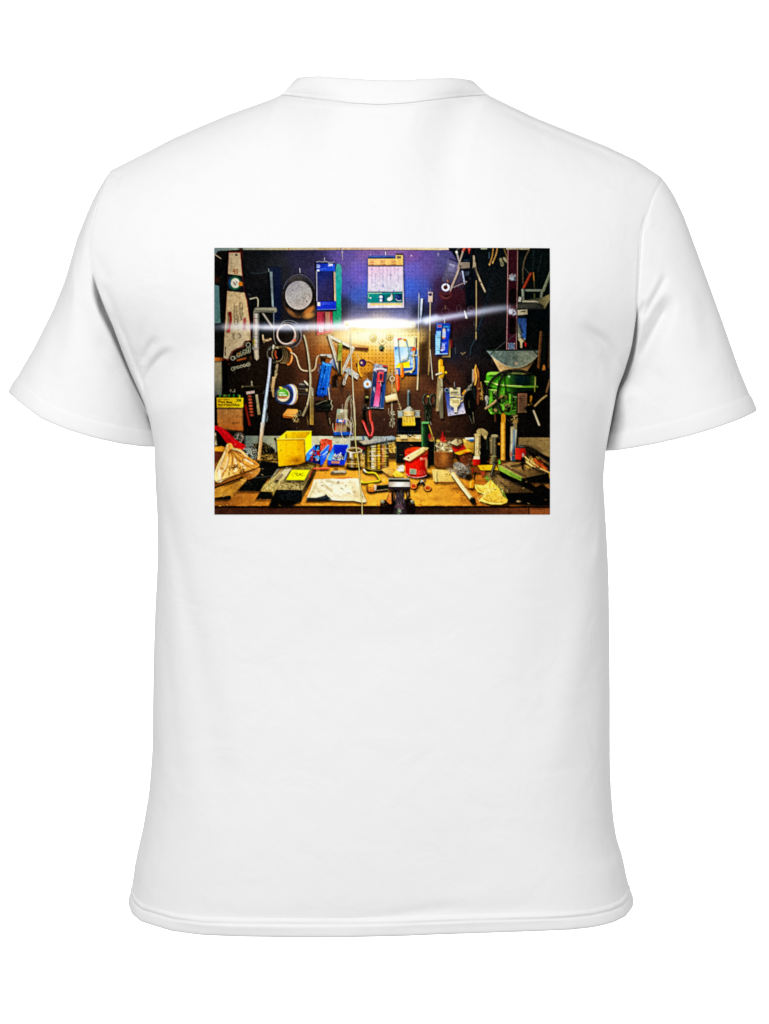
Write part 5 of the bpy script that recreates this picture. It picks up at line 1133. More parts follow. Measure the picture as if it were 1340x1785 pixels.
# blue bins
poly([(1100, 355), (1200, 248), (1400, 258), (1285, 488), (1095, 440)], '0c1a4c'); poly([(1100, 352), (1196, 250), (1205, 300), (1120, 432), (1098, 438)], ((1110, 400), '3c88e8', (1200, 270), '2c64d0')); line([(1100, 352), (1196, 252)], 8, '8cc4fc', .9)
scrib([(1150, 290), (1260, 430)], ['c84830', 'e8d8c0', '2c60c8', '141830', 'b03828', '48a0e0'], 40, 14, .9, 171, 34); ell(1250, 350, 34, 30, 'a8181c', .9, 1); ell(1240, 405, 26, 20, '3c98d8', .8, 1)
poly([(1268, 200), (1330, 180), (1400, 195), (1400, 320), (1270, 310)], 'c4482c', tex=.2); scrib([(1268, 190), (1360, 310)], ['7c2414', 'f08c60', '9c3018'], 26, 10, .8, 172, 34)
line([(1185, 528), (1345, 528)], 20, 'c84c30', .9); line([(1190, 524), (1340, 524)], 5, 'f4b490', .7)
K(8)
line([(0, 195), (60, 190)], 20, 'c4482c'); poly([(-10, 195), (60, 182), (66, 310), (-10, 320)], 'c0442a', tex=.2); scrib([(-5, 190), (60, 305)], ['7c2414', 'f08c60'], 14, 10, .8, 173, 34)
poly([(-10, 345), (80, 250), (98, 256), (60, 400), (18, 478), (-10, 486)], ((0, 400), '2454d0', (90, 300), '3c7cf0')); line([(-10, 345), (80, 252)], 9, '98c8fc', .9); line([(20, 370), (70, 330)], 12, 'dce8fc', .7); line([(22, 400), (66, 362)], 8, 'a8c8f8', .6); line([(18, 478), (95, 470)], 12, '8a6c4c', .7)
poly([(76, 405), (146, 248), (318, 250), (320, 320), (270, 482), (80, 484)], '101f6c'); poly([(76, 405), (148, 250), (162, 420), (150, 436), (76, 432)], ((80, 400), '5ca8f4', (160, 300), '2c6cd8')); poly([(150, 255), (312, 255), (262, 395), (165, 400)], ((160, 260), '1834b8', (290, 380), '10208c'))
poly([(262, 434), (316, 252), (322, 320), (272, 480), (252, 484)], ((260, 460), '1c48c0', (320, 280), '4888e8')); line([(146, 248), (318, 250)], 8, '4c90e8', .9); line([(316, 254), (264, 430)], 7, '98c8fc', .8)
scrib([(130, 365), (245, 430)], ['e8e4dc', '8c9098', 'b0a898', '10142c', 'f8f4ec'], 40, 13, .9, 174, 36); poly([(74, 432), (266, 436), (252, 486), (80, 484)], '1c38b0'); poly([(116, 440), (216, 442), (212, 470), (118, 468)], 'c88868'); rows(122, 446, 208, 464, 2, '6c4438', 5, .5, 175)
# boxes and cans at the back
poly([(340, 200), (520, 195), (520, 330), (345, 330)], '2a2016', .95, 1); poly([(420, 268), (520, 285), (510, 310), (470, 300)], '9c1c20', .9); line([(350, 270), (420, 280)], 14, '6c4c28', .7)
poly([(868, 200), (1320, 195), (1345, 470), (870, 460)], '12130f', 1, 1); poly([(875, 215), (1160, 212), (1160, 450), (878, 450)], ((900, 220), '1c1c18', (1100, 440), '100f0c')); line([(872, 205), (874, 455)], 8, '5c6450', .8)
poly([(868, 160), (1320, 160), (1320, 208), (868, 208)], ((880, 180), 'c89c58', (1300, 190), '9c7c3c'), tex=.15); line([(868, 207), (1320, 207)], 8, 'e8c070', .7); scrib([(900, 135), (1170, 185)], ['e8d8a8', 'c0a870', '8c7444', 'f8ecc0'], 36, 14, .8, 176, 50, 0); poly([(920, 140), (1000, 138), (1005, 178), (925, 180)], 'd8c490')
poly([(785, 230), (866, 215), (868, 345), (790, 345)], 'a87c34', tex=.3); scrib([(785, 225), (865, 340)], ['f0d880', '4c3414', 'd8b048'], 40, 11, .8, 177, 44); poly([(780, 345), (868, 345), (868, 420), (785, 420)], '3c2814', .9)
K(5)
poly([(1168, 1045), (1256, 1045), (1256, 1300), (1168, 1300)], '14301c'); K(8)
poly([(1168, -10), (1250, -10), (1252, 300), (1240, 500), (1170, 300)], ((1168, 100), '3c6c38', (1250, 100), '0c180e', '16301a'), tex=.12); line([(1178, 0), (1178, 270)], 8, '5c8c54', .7); poly([(1172, -20), (1255, -20), (1255, 5), (1172, 5)], '6cb068', .9)
line([(1255, 20), (1310, 190)], 14, 'b89c40', .9); poly([(1250, 130), (1300, 130), (1310, 200), (1252, 200)], '7c4c30', .7); ell(1262, 150, 16, 30, '8c1c24', .9, 1); poly([(1250, 210), (1345, 210), (1330, 480), (1240, 500)], '0d0e0a', .9, 1); line([(1322, 200), (1320, 470)], 8, '8c8458', .7)
poly([(1200, 300), (1290, 420), (1260, 530), (1200, 500)], '0a0c08', .8, 2)
def can(x0, x1, y0, y1, ribs, cols, seed):
    r = np.random.default_rng(seed); n = 22
    ed = np.linspace(x0, x1, n + 1)
    for i in range(n): poly([(ed[i] - 1, y0), (ed[i + 1] + 1, y0), (ed[i + 1] + 1, y1 + 14 * (1 - ((i + .5) / n * 2 - 1) ** 2)), (ed[i] - 1, y1 + 14 * (1 - ((i + .5) / n * 2 - 1) ** 2))], cols[min(int(i / n * len(cols)), len(cols) - 1)], 1, .7, tex=.15)
    for k in range(ribs):
        y = y0 + (y1 - y0) * (k + .6) / ribs
        t = np.linspace(-1, 1, 14); m = (x0 + x1) / 2; h = (x1 - x0) / 2
        line([(m + h * q, y + 12 * math.sqrt(max(0, 1 - q * q))) for q in t], 8, '241806', .42)
        line([(m + h * q, y - 9 + 12 * math.sqrt(max(0, 1 - q * q))) for q in t], 7, ['fce8b0', 'd8b060', 'f0d080'][k % 3], .16)
ell(385, 520, 110, 30, '140c05', .9, 2); ell(660, 560, 160, 34, '1a1006', .85, 2.4)
can(300, 472, 312, 500, 3, ['5c4420', 'b88838', 'f8ecc8', 'd0a048', '8a6428', 'f0c030', '6c4c20', 'c89c58'], 1)
poly([(330, 345), (352, 345), (352, 400), (332, 400)], 'fffae8', .9, 1); poly([(392, 355), (412, 355), (412, 400), (392, 400)], 'f4c820', .9, 1); line([(300, 430), (470, 432)], 14, '3c2810', .7); line([(296, 470), (470, 475)], 12, 'e0b868', .7)
ell(384, 312, 92, 32, 'd8ccac'); ell(384, 312, 80, 24, '8a7444'); ell(392, 318, 64, 17, '4c3818'); ring(384, 312, 88, 29, 6, 'fcf4d8', .8, a0=0, a1=180)
poly([(470, 370), (510, 360), (512, 520), (465, 500)], 'b89448', .8, 1); scrib([(470, 370), (512, 500)], ['f0d890', '5c3c14'], 12, 9, .7, 178, 26)
can(512, 785, 250, 520, 9, ['3c2c0c', 'a88820', '4c3814', 'fcf4dc', 'f0d890', '8c6c2c', 'fcc020', '6c4418', 'e09860', 'b09848', '3c2c10'], 2)
scrib([(520, 260), (775, 520)], ['fff4d0', '3c2810', 'e89028', 'f8d848', '8c6c30'], 60, 12, .55, 179, 34, 2); line([(520, 535), (600, 562), (690, 566)], 20, '14100a', .9, 1, sm=1); line([(520, 520), (600, 545), (690, 548)], 8, 'b8a848', .8, sm=1); poly([(512, 250), (540, 250), (540, 540), (515, 520)], '1c1608', .4, 2); poly([(690, 470), (788, 440), (788, 500), (692, 556)], '4c3418', .4, 2)
poly([(440, 232), (500, 262), (878, 196), (870, 210), (520, 275), (450, 255)], '15120c', .95, 1)
poly([(433, 210), (580, 178), (828, 145), (878, 184), (490, 252)], ((450, 210), 'a8987c', (860, 170), '8c98a0', 'a4a49c'), tex=.22, fine=.2); scrib([(470, 170), (840, 235)], ['d8d8d0', '5c5c54'], 70, 5, .5, 180, 20); line([(435, 212), (495, 250), (876, 185)], 8, '4c4c44', .6)
# red tub
ell(1190, 615, 120, 40, '160a05', .9, 2.5)
TUB = [(974, 330), (1243, 335), (1236, 480), (1228, 605), (1180, 628), (1100, 634), (1010, 615), (984, 585)]
poly(TUB, ((980, 450), 'b81410', (1240, 470), '6c0a08', 'e4200f'), tex=.08); glow(1040, 430, 60, 120, 'f83818', .4); line([(990, 590), (1020, 618), (1100, 634), (1180, 627), (1226, 606)], 9, 'd8a498', .8, sm=1)
ell(1108, 330, 136, 50, 'a01408'); ell(1108, 325, 132, 46, ((1000, 330), 'c83414', (1230, 330), 'e8642c', 'e04818')); ring(1108, 330, 134, 48, 7, 'f0885c', .7, a0=20, a1=160); ell(1130, 345, 90, 24, 'a82c10', .7, 2)
rows(1155, 400, 1225, 430, 2, 'f0a080', 9, .8, 181); line([(1158, 400), (1160, 428)], 8, 'e8b49c', .7); line([(1165, 402), (1180, 410), (1168, 418)], 7, 'e8b49c', .7)
poly([(1032, 528), (1108, 538), (1106, 597), (1030, 590)], 'b8b894'); [line([(1042 + i * 8, 540), (1040 + i * 8, 586)], 4, '3c4838', .8) for i in range(8)]; rows(1125, 545, 1215, 600, 4, 'f0b8a0', 6, .6, 182)
ell(1226, 470, 14, 60, 'd8a068', .8, 1.2)
poly([(954, 418), (1010, 372), (1180, 275), (1252, 285), (1240, 305), (1060, 428), (1030, 440)], ((970, 420), 'f0dca0', (1240, 290), 'd0b870', 'e4cc8c'), tex=.14); line([(975, 405), (1190, 285)], 7, 'fff4cc', .7); line([(1040, 435), (1240, 302)], 7, '8c6c34', .7); ell(1016, 403, 12, 10, '8c1c14')
# small things on the bench
ell(600, 600, 60, 40, 'b87c2c', .5, 4)
FR = [(498, 545), (530, 580), (625, 578), (650, 610), (694, 670), (600, 684), (484, 698), (462, 672)]
line([(x + 4, y + 12) for x, y in FR], 22, '4c3008', .7, 1.2); line(FR, 26, 'b89818', sm=1); line([(x, y - 4) for x, y in FR], 12, 'f0d838', .9, sm=1); line([(496, 540), (515, 565)], 18, 'd8d0c0'); ell(470, 680, 16, 16, 'e8d848')
line([(122, 585), (285, 578)], 20, '3c2410', .8, 1); line([(135, 568), (275, 564)], 32, 'a4987c'); line([(140, 560), (270, 557)], 9, 'ecdcb4', .8); line([(118, 575), (140, 572)], 22, '5c5444', .8); line([(152, 530), (190, 530)], 13, '4c2c14', .9)
line([(195, 638), (240, 640), (350, 634)], 11, 'c8542c', .85); line([(0, 525), (95, 522)], 22, 'd0502c', .9); line([(0, 520), (90, 518)], 6, 'f8b088', .7)
poly([(695, 540), (790, 505), (882, 552), (832, 628), (800, 622)], ((700, 540), 'e0b058', (830, 620), 'c08830'), tex=.15); line([(695, 545), (800, 622), (832, 628)], 9, '6c3c10', .8); rows(720, 540, 830, 600, 5, 'f4d890', 6, .5, 183)
poly([(880, 540), (910, 500), (945, 485), (968, 520), (960, 560), (900, 565)], 'e8e0cc', tex=.15); scrib([(885, 495), (960, 560)], ['a89c88', 'fffaf0'], 14, 9, .7, 184, 30); poly([(830, 590), (870, 545), (960, 590), (940, 630), (860, 625)], ((840, 580), 'f0d050', (940, 620), 'd8ac28'), tex=.15); line([(870, 560), (950, 610)], 14, 'fcec70', .7); line([(835, 605), (850, 632), (940, 632)], 8, '6c3c10', .8)
# canvas cloth
CL = [(-85, 655), (60, 648), (250, 652), (330, 640), (440, 645), (452, 700), (478, 790), (505, 860), (532, 915), (480, 926), (380, 905), (240, 905), (110, 895), (0, 890), (-170, 895), (-168, 870), (-120, 760)]
poly([(x + 6, y + 14) for x, y in CL], '3c1c08', .7, 1.6)
poly(CL, ((-100, 700), 'f0e2b8', (480, 880), 'ecd8a4', 'fcf0cc'), tex=.12)
for p_, w_, c_, a_ in (([(0, 690), (60, 740), (120, 790)], 20, '8c7444', .85), ([(60, 670), (180, 700), (260, 700)], 16, '98804c', .8), ([(150, 840), (220, 855), (330, 830)], 16, 'b09868', .6), ([(370, 750), (390, 850)], 10, '6c5430', .7), ([(330, 690), (400, 710)], 14, 'b8a070', .6), ([(-60, 700), (-100, 800), (-140, 860)], 18, '98804c', .8), ([(-60, 760), (20, 800), (100, 850)], 18, 'b89c6c', .6), ([(400, 800), (440, 890)], 12, 'a88c58', .7), ([(470, 840), (520, 900)], 12, '5c5440', .7)): line(p_, w_, c_, a_ * .8, 2.3, 1)
for p_ in ([(60, 700), (150, 740)], [(250, 760), (330, 790)], [(120, 660), (300, 668)], [(180, 810), (350, 800)], [(-40, 680), (20, 720)], [(400, 660), (430, 720)]): line(p_, 26, 'fff8dc', .6, 2)
poly([(-170, 868), (-60, 868), (0, 855), (40, 840), (90, 860), (118, 890), (20, 905), (-40, 900), (-168, 898)], '181c20', .95, 1); line([(50, 832), (70, 850)], 12, '20242a'); line([(-10, 870), (60, 862)], 8, '4c545c', .7)
# vise
poly([(690, 900), (790, 890), (1050, 880), (1095, 950), (1100, 1070), (688, 1070)], '120a09', .95, 1.2)
poly([(755, 905), (800, 790), (832, 790), (836, 930), (800, 945)], ((760, 880), 'b86c2c', (830, 850), 'e0904c')); line([(800, 792), (755, 905)], 7, '3c1c0c', .8); ell(803, 803, 7, 7, '2c180c')
poly([(530, 800), (780, 770), (780, 800), (570, 825)], '2c1406', .8, 1.4); poly([(632, 725), (785, 716), (785, 775), (640, 785)], '14160f'); line([(640, 785), (780, 768)], 7, 'c0a878', .8); line([(640, 735), (780, 722)], 6, '3c4034', .8)
poly([(524, 735), (545, 706), (620, 702), (645, 730), (640, 785), (615, 800), (540, 798)], ((580, 705), 'f4b830', (590, 800), 'b86428', 'd88c34'), sm=1); poly([(524, 735), (545, 706), (552, 798), (530, 790)], '3c1c08', .6, 1); poly([(615, 715), (645, 722), (640, 780), (618, 790)], 'd8c0a8', .9)
poly([(828, 765), (988, 765), (968, 800), (962, 860), (985, 930), (1005, 1070), (820, 1070), (865, 940), (868, 850), (855, 795)], ((830, 900), '1a1314', (990, 900), '221a1c', '403638'), tex=.35); scrib([(870, 790), (970, 1000)], ['74626a', '948484', '1a1214'], 60, 8, .6, 185, 30, 80); poly([(815, 780), (850, 790), (868, 930), (830, 1000), (818, 900)], '0e0908', .9, 1); line([(838, 800), (850, 900)], 7, 'a87c58', .6)
poly([(786, 640), (1032, 642), (1036, 762), (1000, 780), (960, 776), (830, 775), (786, 770)], ((900, 645), '54564a', (905, 770), '3c2c34', 'c8b8a0'), tex=.06); poly([(786, 638), (1030, 640), (1030, 658), (786, 656)], 'a8a48c'); poly([(786, 656), (1030, 658), (1030, 684), (786, 682)], '16170f'); poly([(786, 684), (1034, 686), (1036, 742), (786, 740)], ((790, 700), 'a89888', (1030, 710), 'b0a498', 'fff4e4')); poly([(786, 740), (1036, 742), (1034, 768), (786, 768)], '2a2024'); [line([(800 + i * 9, 640), (800 + i * 9, 655)], 3, '5c5a4c', .6) for i in range(26)]
poly([(970, 770), (1030, 775), (1040, 850), (990, 900), (1000, 830)], '1c120f', .9, 1); ring(1005, 830, 14, 60, 8, '100c0a', .9); ell(1010, 825, 10, 26, 'b49060', .7, 1)
ell(716, 915, 24, 20, '6c6850'); ell(712, 905, 14, 10, 'b4b08c'); ell(1062, 916, 26, 20, '5c5a44'); ell(1056, 906, 14, 9, 'b8b48c'); line([(690, 945), (770, 945)], 12, '3c2418', .8); line([(1020, 940), (1090, 945)], 12, '3c2818', .8)
line([(905, 1010), (903, 1070)], 26, '6c7c60', .9); scrib([(890, 1000), (925, 1066)], ['2c3828', 'a8b498'], 14, 8, .8, 186, 22, 10); poly([(850, 955), (960, 950), (975, 985), (845, 990)], '4c2c3c', .5, 1.5)
# orange scissors
line([(1090, 770), (1140, 700), (1160, 680)], 30, '1f1c16', sm=1); line([(1155, 690), (1195, 705), (1208, 745)], 28, '24201a', sm=1); line([(1160, 685), (1175, 668)], 20, '8c8c80', .9); line([(1195, 690), (1215, 662)], 16, '4c4438', .9); ell(1175, 672, 12, 9, 'c8c4b0')
ell(1080, 742, 44, 36, '2c1206', .8, 1.2); ring(1076, 732, 30, 24, 16, 'e0702c'); ell(1074, 732, 18, 14, 'b83c14'); ring(1076, 730, 32, 26, 5, 'fcc070', .8, a0=180, a1=330)
ell(1246, 772, 46, 30, '2c1206', .8, 1.2); ring(1240, 754, 32, 28, 16, 'd87c34'); ell(1238, 752, 18, 15, 'c8481c'); ring(1240, 752, 34, 30, 5, 'fcc880', .8, a0=180, a1=330); line([(1215, 780), (1260, 788)], 9, 'c09030', .8)
# long cord comes down over the bench
line([(396, -10), (392, 150), (410, 300), (430, 420), (446, 560), (456, 690), (474, 880), (480, 1075)], 16, '6c4c1c', .5, 1, sm=2); line([(396, -10), (392, 150), (408, 300), (428, 420), (444, 560), (454, 690), (472, 880), (478, 1075)], 9, 'e0cc84', sm=2)
poly([(140, 98), (362, 100), (358, 138), (148, 140)], '1c50a0', .95); ring(288, 70, 58, 125, 8, 'd8c8b0', .85); ring(160, 30, 26, 70, 9, 'c8b890', .8, a0=60, a1=200); line([(350, -10), (345, 110), (362, 130)], 8, 'c8c0a8', .8); ell(215, 50, 40, 60, '8a6c50', .5, 3); scrib([(190, 0), (270, 100)], ['c07050', '6c5c48'], 20, 8, .6, 187, 30)
line([(375, -10), (372, 140)], 8, 'b8ac90', .8); scrib([(800, 0), (850, 40)], ['b0a88c', '5c5644'], 16, 8, .8, 188, 22)
for pts in ([(495, -10), (530, 90), (562, 150)], [(590, -10), (604, 80), (588, 140), (570, 155)]): line(pts, 30, '7c1c18', sm=1); line(pts, 20, 'c4403c', sm=1); line([(x - 5, y) for x, y in pts], 5, 'f0a090', .8, sm=1)
line([(488, 150), (492, 190)], 24, '2c4c70', .7, 1); ell(575, 160, 26, 14, '5c1414', .8, 1); poly([(945, -10), (1098, -10), (1096, 25), (948, 28)], 'e0b834'); [line([(955 + i * 14, -5), (955 + i * 14, 22)], 4, '9c7420', .6) for i in range(10)]; line([(890, 95), (1140, 98)], 10, '2a3036', .7, 1)

# ---------------------------------------------------------------- right-hand end of the bench
K(9)
poly([(0, 400), (520, 400), (700, 560), (400, 600), (200, 540), (0, 540)], '2c1a0c', .55, 5)
line([(122, 95), (160, 96)], 16, '6c6050', .5, 1.5)
poly([(72, 85), (82, 120), (84, 170), (60, 170), (66, 110)], 'a01c20'); ell(80, 190, 28, 34, 'b02820', .95, 1); scrib([(40, 150), (110, 220)], ['d85c40', '6c1410'], 14, 10, .7, 191, 30)
poly([(175, 270), (360, 240), (375, 300), (210, 335)], 'b42418', tex=.2); line([(180, 275), (350, 250)], 10, 'e86048', .7)
poly([(180, 215), (230, 180), (295, 195), (305, 230), (240, 270), (175, 240)], ((190, 200), 'd8c498', (290, 250), '8a7448', 'b8a478'), tex=.15); poly([(175, 235), (240, 262), (304, 228), (304, 250), (240, 282), (178, 252)], '3a2818'); line([(248, 170), (248, 205)], 14, '5c4c34')
poly([(310, 185), (440, 165), (442, 345), (380, 360), (330, 260)], ((320, 200), 'e0b860', (430, 340), '8a6420', 'c09438'), tex=.2); poly([(370, 180), (440, 178), (440, 205), (390, 210)], '3c94d0'); poly([(335, 168), (440, 165), (440, 182), (345, 188)], 'e0dcc4'); [line([(335, y), (440, y - 8)], 5, '7c5820', .6) for y in (235, 255, 275, 300)]
ell(35, 262, 38, 60, 'b8a478', .95, 1.2); ell(30, 260, 20, 40, '3c3020', .9, 1.4); poly([(60, 225), (120, 240), (190, 310), (190, 335), (70, 330)], 'd8c898', tex=.15); ell(130, 290, 36, 34, '6c5434', .9, 1.2); scrib([(0, 220), (180, 330)], ['f4e8c0', '5c4c30', 'a89468'], 40, 12, .75, 192, 40); ell(20, 205, 20, 16, 'd8b850', .9, 1)
poly([(-20, 330), (196, 336), (194, 510), (60, 512), (-20, 500)], ((0, 400), '6c4020', (190, 420), '4c2c14', '7a4a24'), tex=.1); glow(85, 400, 40, 70, 'c08038', .6); line([(-20, 333), (196, 338)], 8, 'c08c4c', .7)
poly([(268, 368), (410, 325), (432, 470), (300, 512), (272, 460)], ((280, 420), '7a3c20', (430, 420), '4a2a16', '5c341c'), tex=.12); poly([(208, 345), (372, 296), (414, 326), (268, 370)], ((220, 340), 'e0a420', (400, 310), 'f0bc30', 'd09418'), tex=.08); scrib([(330, 330), (400, 345)], 'b83c18', 6, 9, .9, 193, 24, -12); rows(310, 380, 410, 460, 5, '2c1408', 7, .6, 194); poly([(215, 355), (268, 370), (275, 460), (240, 420)], '2a160a', .9)
line([(195, 335), (215, 390)], 14, '1c1008', .8)
# torches and clamps
poly([(520, 130), (560, 170), (606, 130), (614, 300), (620, 480), (510, 480), (515, 300)], '0c0c08', 1, 1); poly([(468, 108), (478, 72), (520, 56), (560, 66), (608, 104), (600, 140), (565, 180), (540, 140), (520, 118), (480, 118)], ((480, 70), 'b49c68', (600, 160), '6c5c38', 'a08c5c'), sm=1, tex=.15); line([(520, 62), (530, 120)], 7, '4c3c20', .7); ell(575, 165, 14, 22, 'd0b880', .8, 1); line([(590, 190), (596, 300)], 12, '3c4438', .7, 1)
poly([(445, 135), (522, 130), (516, 280), (508, 400), (448, 405)], ((446, 260), '7c6430', (520, 260), '4c3c1c', 'dcc48c'), tex=.12); ell(482, 132, 40, 14, 'c4ac70'); [line([(446, y), (516, y)], 6, '5c4820', .6) for y in (160, 300, 380)]; line([(462, 150), (460, 390)], 9, 'fcecbc', .6); scrib([(490, 250), (520, 370)], ['d8c890', '2c2410'], 14, 8, .7, 195, 30, 85)
poly([(440, 385), (505, 385), (510, 425), (430, 425)], 'd8c49c'); poly([(425, 418), (516, 420), (512, 488), (430, 490)], ((430, 450), 'c82818', (515, 460), '6c0e0a', 'a01810'))
poly([(648, 150), (712, 155), (706, 340), (690, 385), (655, 380), (650, 250)], ((650, 260), '3c3828', (712, 260), '14120c', '6c6448'), tex=.2); ell(682, 146, 42, 17, '9a8c64'); line([(650, 155), (648, 350)], 7, 'b8a878', .7); line([(635, 170), (640, 350)], 18, '7c7050', .8); ell(672, 388, 40, 14, '8a7c54'); poly([(645, 390), (708, 390), (690, 470), (630, 472)], ((640, 420), '8c8058', (705, 430), '2c2616')); poly([(700, 180), (750, 180), (752, 400), (704, 420)], '0f0d08', .9, 1); ell(735, 240, 16, 14, 'c88c30', .9, 1)
poly([(752, -10), (812, -10), (812, 430), (752, 430)], ((752, 200), 'a86c18', (812, 200), '7c4c10', 'e0a844'), tex=.12); poly([(810, -10), (870, -10), (866, 440), (810, 432)], '0e0c08', 1, 1.2); line([(768, 0), (768, 420)], 8, 'fcd880', .6)
poly([(868, 40), (900, 32), (944, 70), (938, 300), (926, 450), (880, 452), (860, 380)], ((866, 200), '8c8060', (942, 220), '2c2c28', 'a8a48c'), tex=.15); line([(912, 80), (900, 430)], 16, '4c70a0', .75, 1); line([(884, 60), (876, 430)], 10, 'd8d0b0', .7); line([(930, 100), (922, 420)], 8, 'b8b8a8', .6); ell(905, 455, 32, 10, '3c3420'); poly([(898, -10), (942, -10), (944, 60), (905, 50)], '7c6c4c', tex=.3); ell(872, 360, 10, 26, 'a83c28', .7, 1)
ell(1060, 350, 150, 80, '120d08', .6, 5)
poly([(928, 285), (1052, 290), (1046, 410), (1000, 428), (924, 415)], ((930, 350), 'd83020', (1050, 350), '6c1610', 'b82418'), tex=.14); [line([(928, y), (1050, y + 3)], 5, '8c2014', .7) for y in (310, 330, 350)]; ell(990, 272, 62, 22, '2a2620'); ell(990, 266, 50, 14, '4c463c'); poly([(1005, 350), (1028, 350), (1026, 400), (1003, 400)], 'b8a494', .9)
for p_ in ([(1050, 270), (1150, 310), (1250, 380), (1345, 430)], [(1060, 300), (1160, 350), (1345, 480)], [(1100, 360), (1200, 400), (1345, 520)]): line(p_, 34, '16110a', .95, 1, sm=2); line([(x, y - 8) for x, y in p_], 6, '4c4028', .6, sm=2)
poly([(1060, 330), (1200, 350), (1345, 400), (1345, 470), (1200, 420)], '120d08', .9, 1.5); line([(1200, 390), (1345, 490)], 24, '6c5434', .8)
ell(1020, 430, 30, 40, '0a0906', 1, 1); line([(1010, 440), (1012, 530)], 26, '0a0907')
# drill-press base and table
poly([(570, 592), (640, 560), (720, 555), (900, 600), (1090, 790), (1140, 810), (810, 815)], ((640, 580), '8a7040', (1000, 800), '3c2c18', '6c5430'), tex=.25); poly([(570, 595), (810, 815), (832, 850), (828, 905), (760, 850), (640, 710), (566, 640)], ((580, 620), '7c9434', (820, 880), '8a8c30', '56702a'), tex=.25); poly([(800, 815), (1140, 808), (1345, 760), (1345, 955), (1200, 965), (850, 925), (830, 880)], '050604', 1, 1.2)
line([(752, 688), (850, 780)], 16, '0e0c08'); line([(745, 690), (838, 776)], 5, 'c0a470', .7); ell(865, 775, 12, 9, '2c2418'); line([(680, 600), (730, 580), (800, 620), (860, 632)], 26, '241a0e', .9, 1, sm=1); poly([(690, 640), (850, 640), (920, 675), (780, 690)], '8a7048', .8, 1); scrib([(600, 590), (900, 780)], ['a88c50', '3c2c14', 'c8a868'], 40, 8, .5, 196, 40, 20)
poly([(930, 700), (1120, 690), (1345, 720), (1345, 800), (1130, 800)], '070604', .9, 2); poly([(1070, 675), (1160, 650), (1235, 712), (1165, 740)], '7a5026', .95, 1, tex=.2); poly([(1240, 700), (1345, 685), (1345, 775), (1290, 745)], '8c5c2c', .9, 1); line([(1000, 750), (1130, 805)], 14, '5c4424', .7, 1)
poly([(730, 535), (995, 670), (1345, 590), (1345, 700), (1100, 690), (900, 690), (760, 620)], '080705', .9, 1.5)
poly([(728, 490), (860, 452), (1060, 455), (1160, 480), (1312, 570), (1000, 642)], ((780, 480), '9c7c48', (1250, 570), '4c3820', '785c34'), tex=.22); poly([(726, 490), (1002, 628), (996, 674), (860, 615), (730, 545)], ((740, 520), '86a43c', (1000, 650), '5c7828', '789434'), tex=.18); line([(728, 490), (1002, 630)], 7, 'b4cc68', .8); poly([(1000, 640), (1312, 572), (1318, 640), (1120, 670), (1000, 676)], '0b0a07'); line([(1000, 641), (1312, 573)], 6, '8c7448', .7)
line([(805, 492), (1040, 606)], 13, '241a10'); line([(800, 488), (1036, 602)], 5, 'd8bc84', .7); line([(1060, 480), (1245, 568)], 16, '1a130c'); line([(1062, 476), (1240, 562)], 5, 'a88c5c', .6); line([(875, 498), (985, 480)], 14, '2c2014', .9); poly([(930, 525), (1030, 500), (1120, 520), (1000, 545)], 'a07c44', .8, 1); ell(1020, 470, 36, 18, '0e0c08', 1, 1); line([(1010, 470), (1012, 528)], 24, '0a0907')
scrib([(1060, 400), (1190, 510)], ['f0d080', 'd8b058', 'a8843c'], 34, 14, .9, 197, 60, 40); line([(1150, 425), (1200, 470), (1285, 530)], 34, 'b44a1c', .9, 1); scrib([(1150, 420), (1290, 540)], ['e87838', '7c2c10'], 16, 10, .7, 198, 40, 40); line([(1220, 525), (1330, 575)], 20, 'e0b468', .9); poly([(1320, 570), (1345, 570), (1345, 650), (1325, 640)], 'c89c2c', .9)
poly([(480, 490), (700, 484), (724, 545), (520, 548)], ((490, 500), 'c8981c', (700, 530), 'f0c428'), tex=.1); poly([(415, 520), (480, 500), (525, 552), (520, 575), (425, 570)], '6c3c18', .95); line([(420, 525), (425, 570)], 12, 'a82418', .9); line([(525, 552), (722, 548)], 8, '5c3c08', .8)
poly([(515, 565), (570, 555), (575, 610), (530, 620)], '9c4424', .9)
line([(690, 455), (660, 540), (645, 610)], 32, '0c0a08', sm=1); line([(686, 460), (656, 540), (642, 606)], 16, '6c6450', .95, sm=1); ell(700, 460, 26, 14, '1a160f'); line([(690, 452), (760, 444), (850, 448)], 14, '3c3422', .8); poly([(725, 430), (745, 422), (755, 470), (728, 480)], '5cac2c', .95)
line([(455, 570), (442, 655)], 14, '1c1810'); poly([(402, 652), (446, 655), (442, 720), (430, 768), (386, 762), (390, 700)], ((390, 710), 'f8a820', (445, 715), 'b06c10'), sm=1); line([(408, 660), (398, 750)], 8, 'fcd068', .8); ell(410, 768, 50, 12, '2c1408', .7, 1.5); ell(408, 765, 20, 8, '3c2008')
poly([(-20, 538), (140, 550), (180, 580), (225, 682), (100, 690), (-20, 678)], ((0, 550), 'e8c878', (200, 670), 'd0a850'), tex=.08); line([(-20, 684), (220, 688)], 9, '7c3410', .8)
ell(270, 505, 72, 48, '8a8274', 1, 1.2, 20, .4, .3); ell(350, 545, 60, 34, '5c5448', 1, 1.2, 30, .4, .3); ell(300, 600, 90, 40, '3c342a', .95, 1.6, 25, .4, .3); ell(200, 560, 70, 26, 'a09684', .8, 2, 20, .4, .3); scrib([(150, 460), (400, 640)], ['c8c0b0', '2c2820', '8a8274', '4c463c'], 120, 6, .6, 199, 24); ell(385, 630, 46, 40, '140e08', .85, 2)
line([(215, 610), (450, 940)], 40, '2c1406', .7, 2); TB = [(198, 592), (300, 735), (420, 890)]
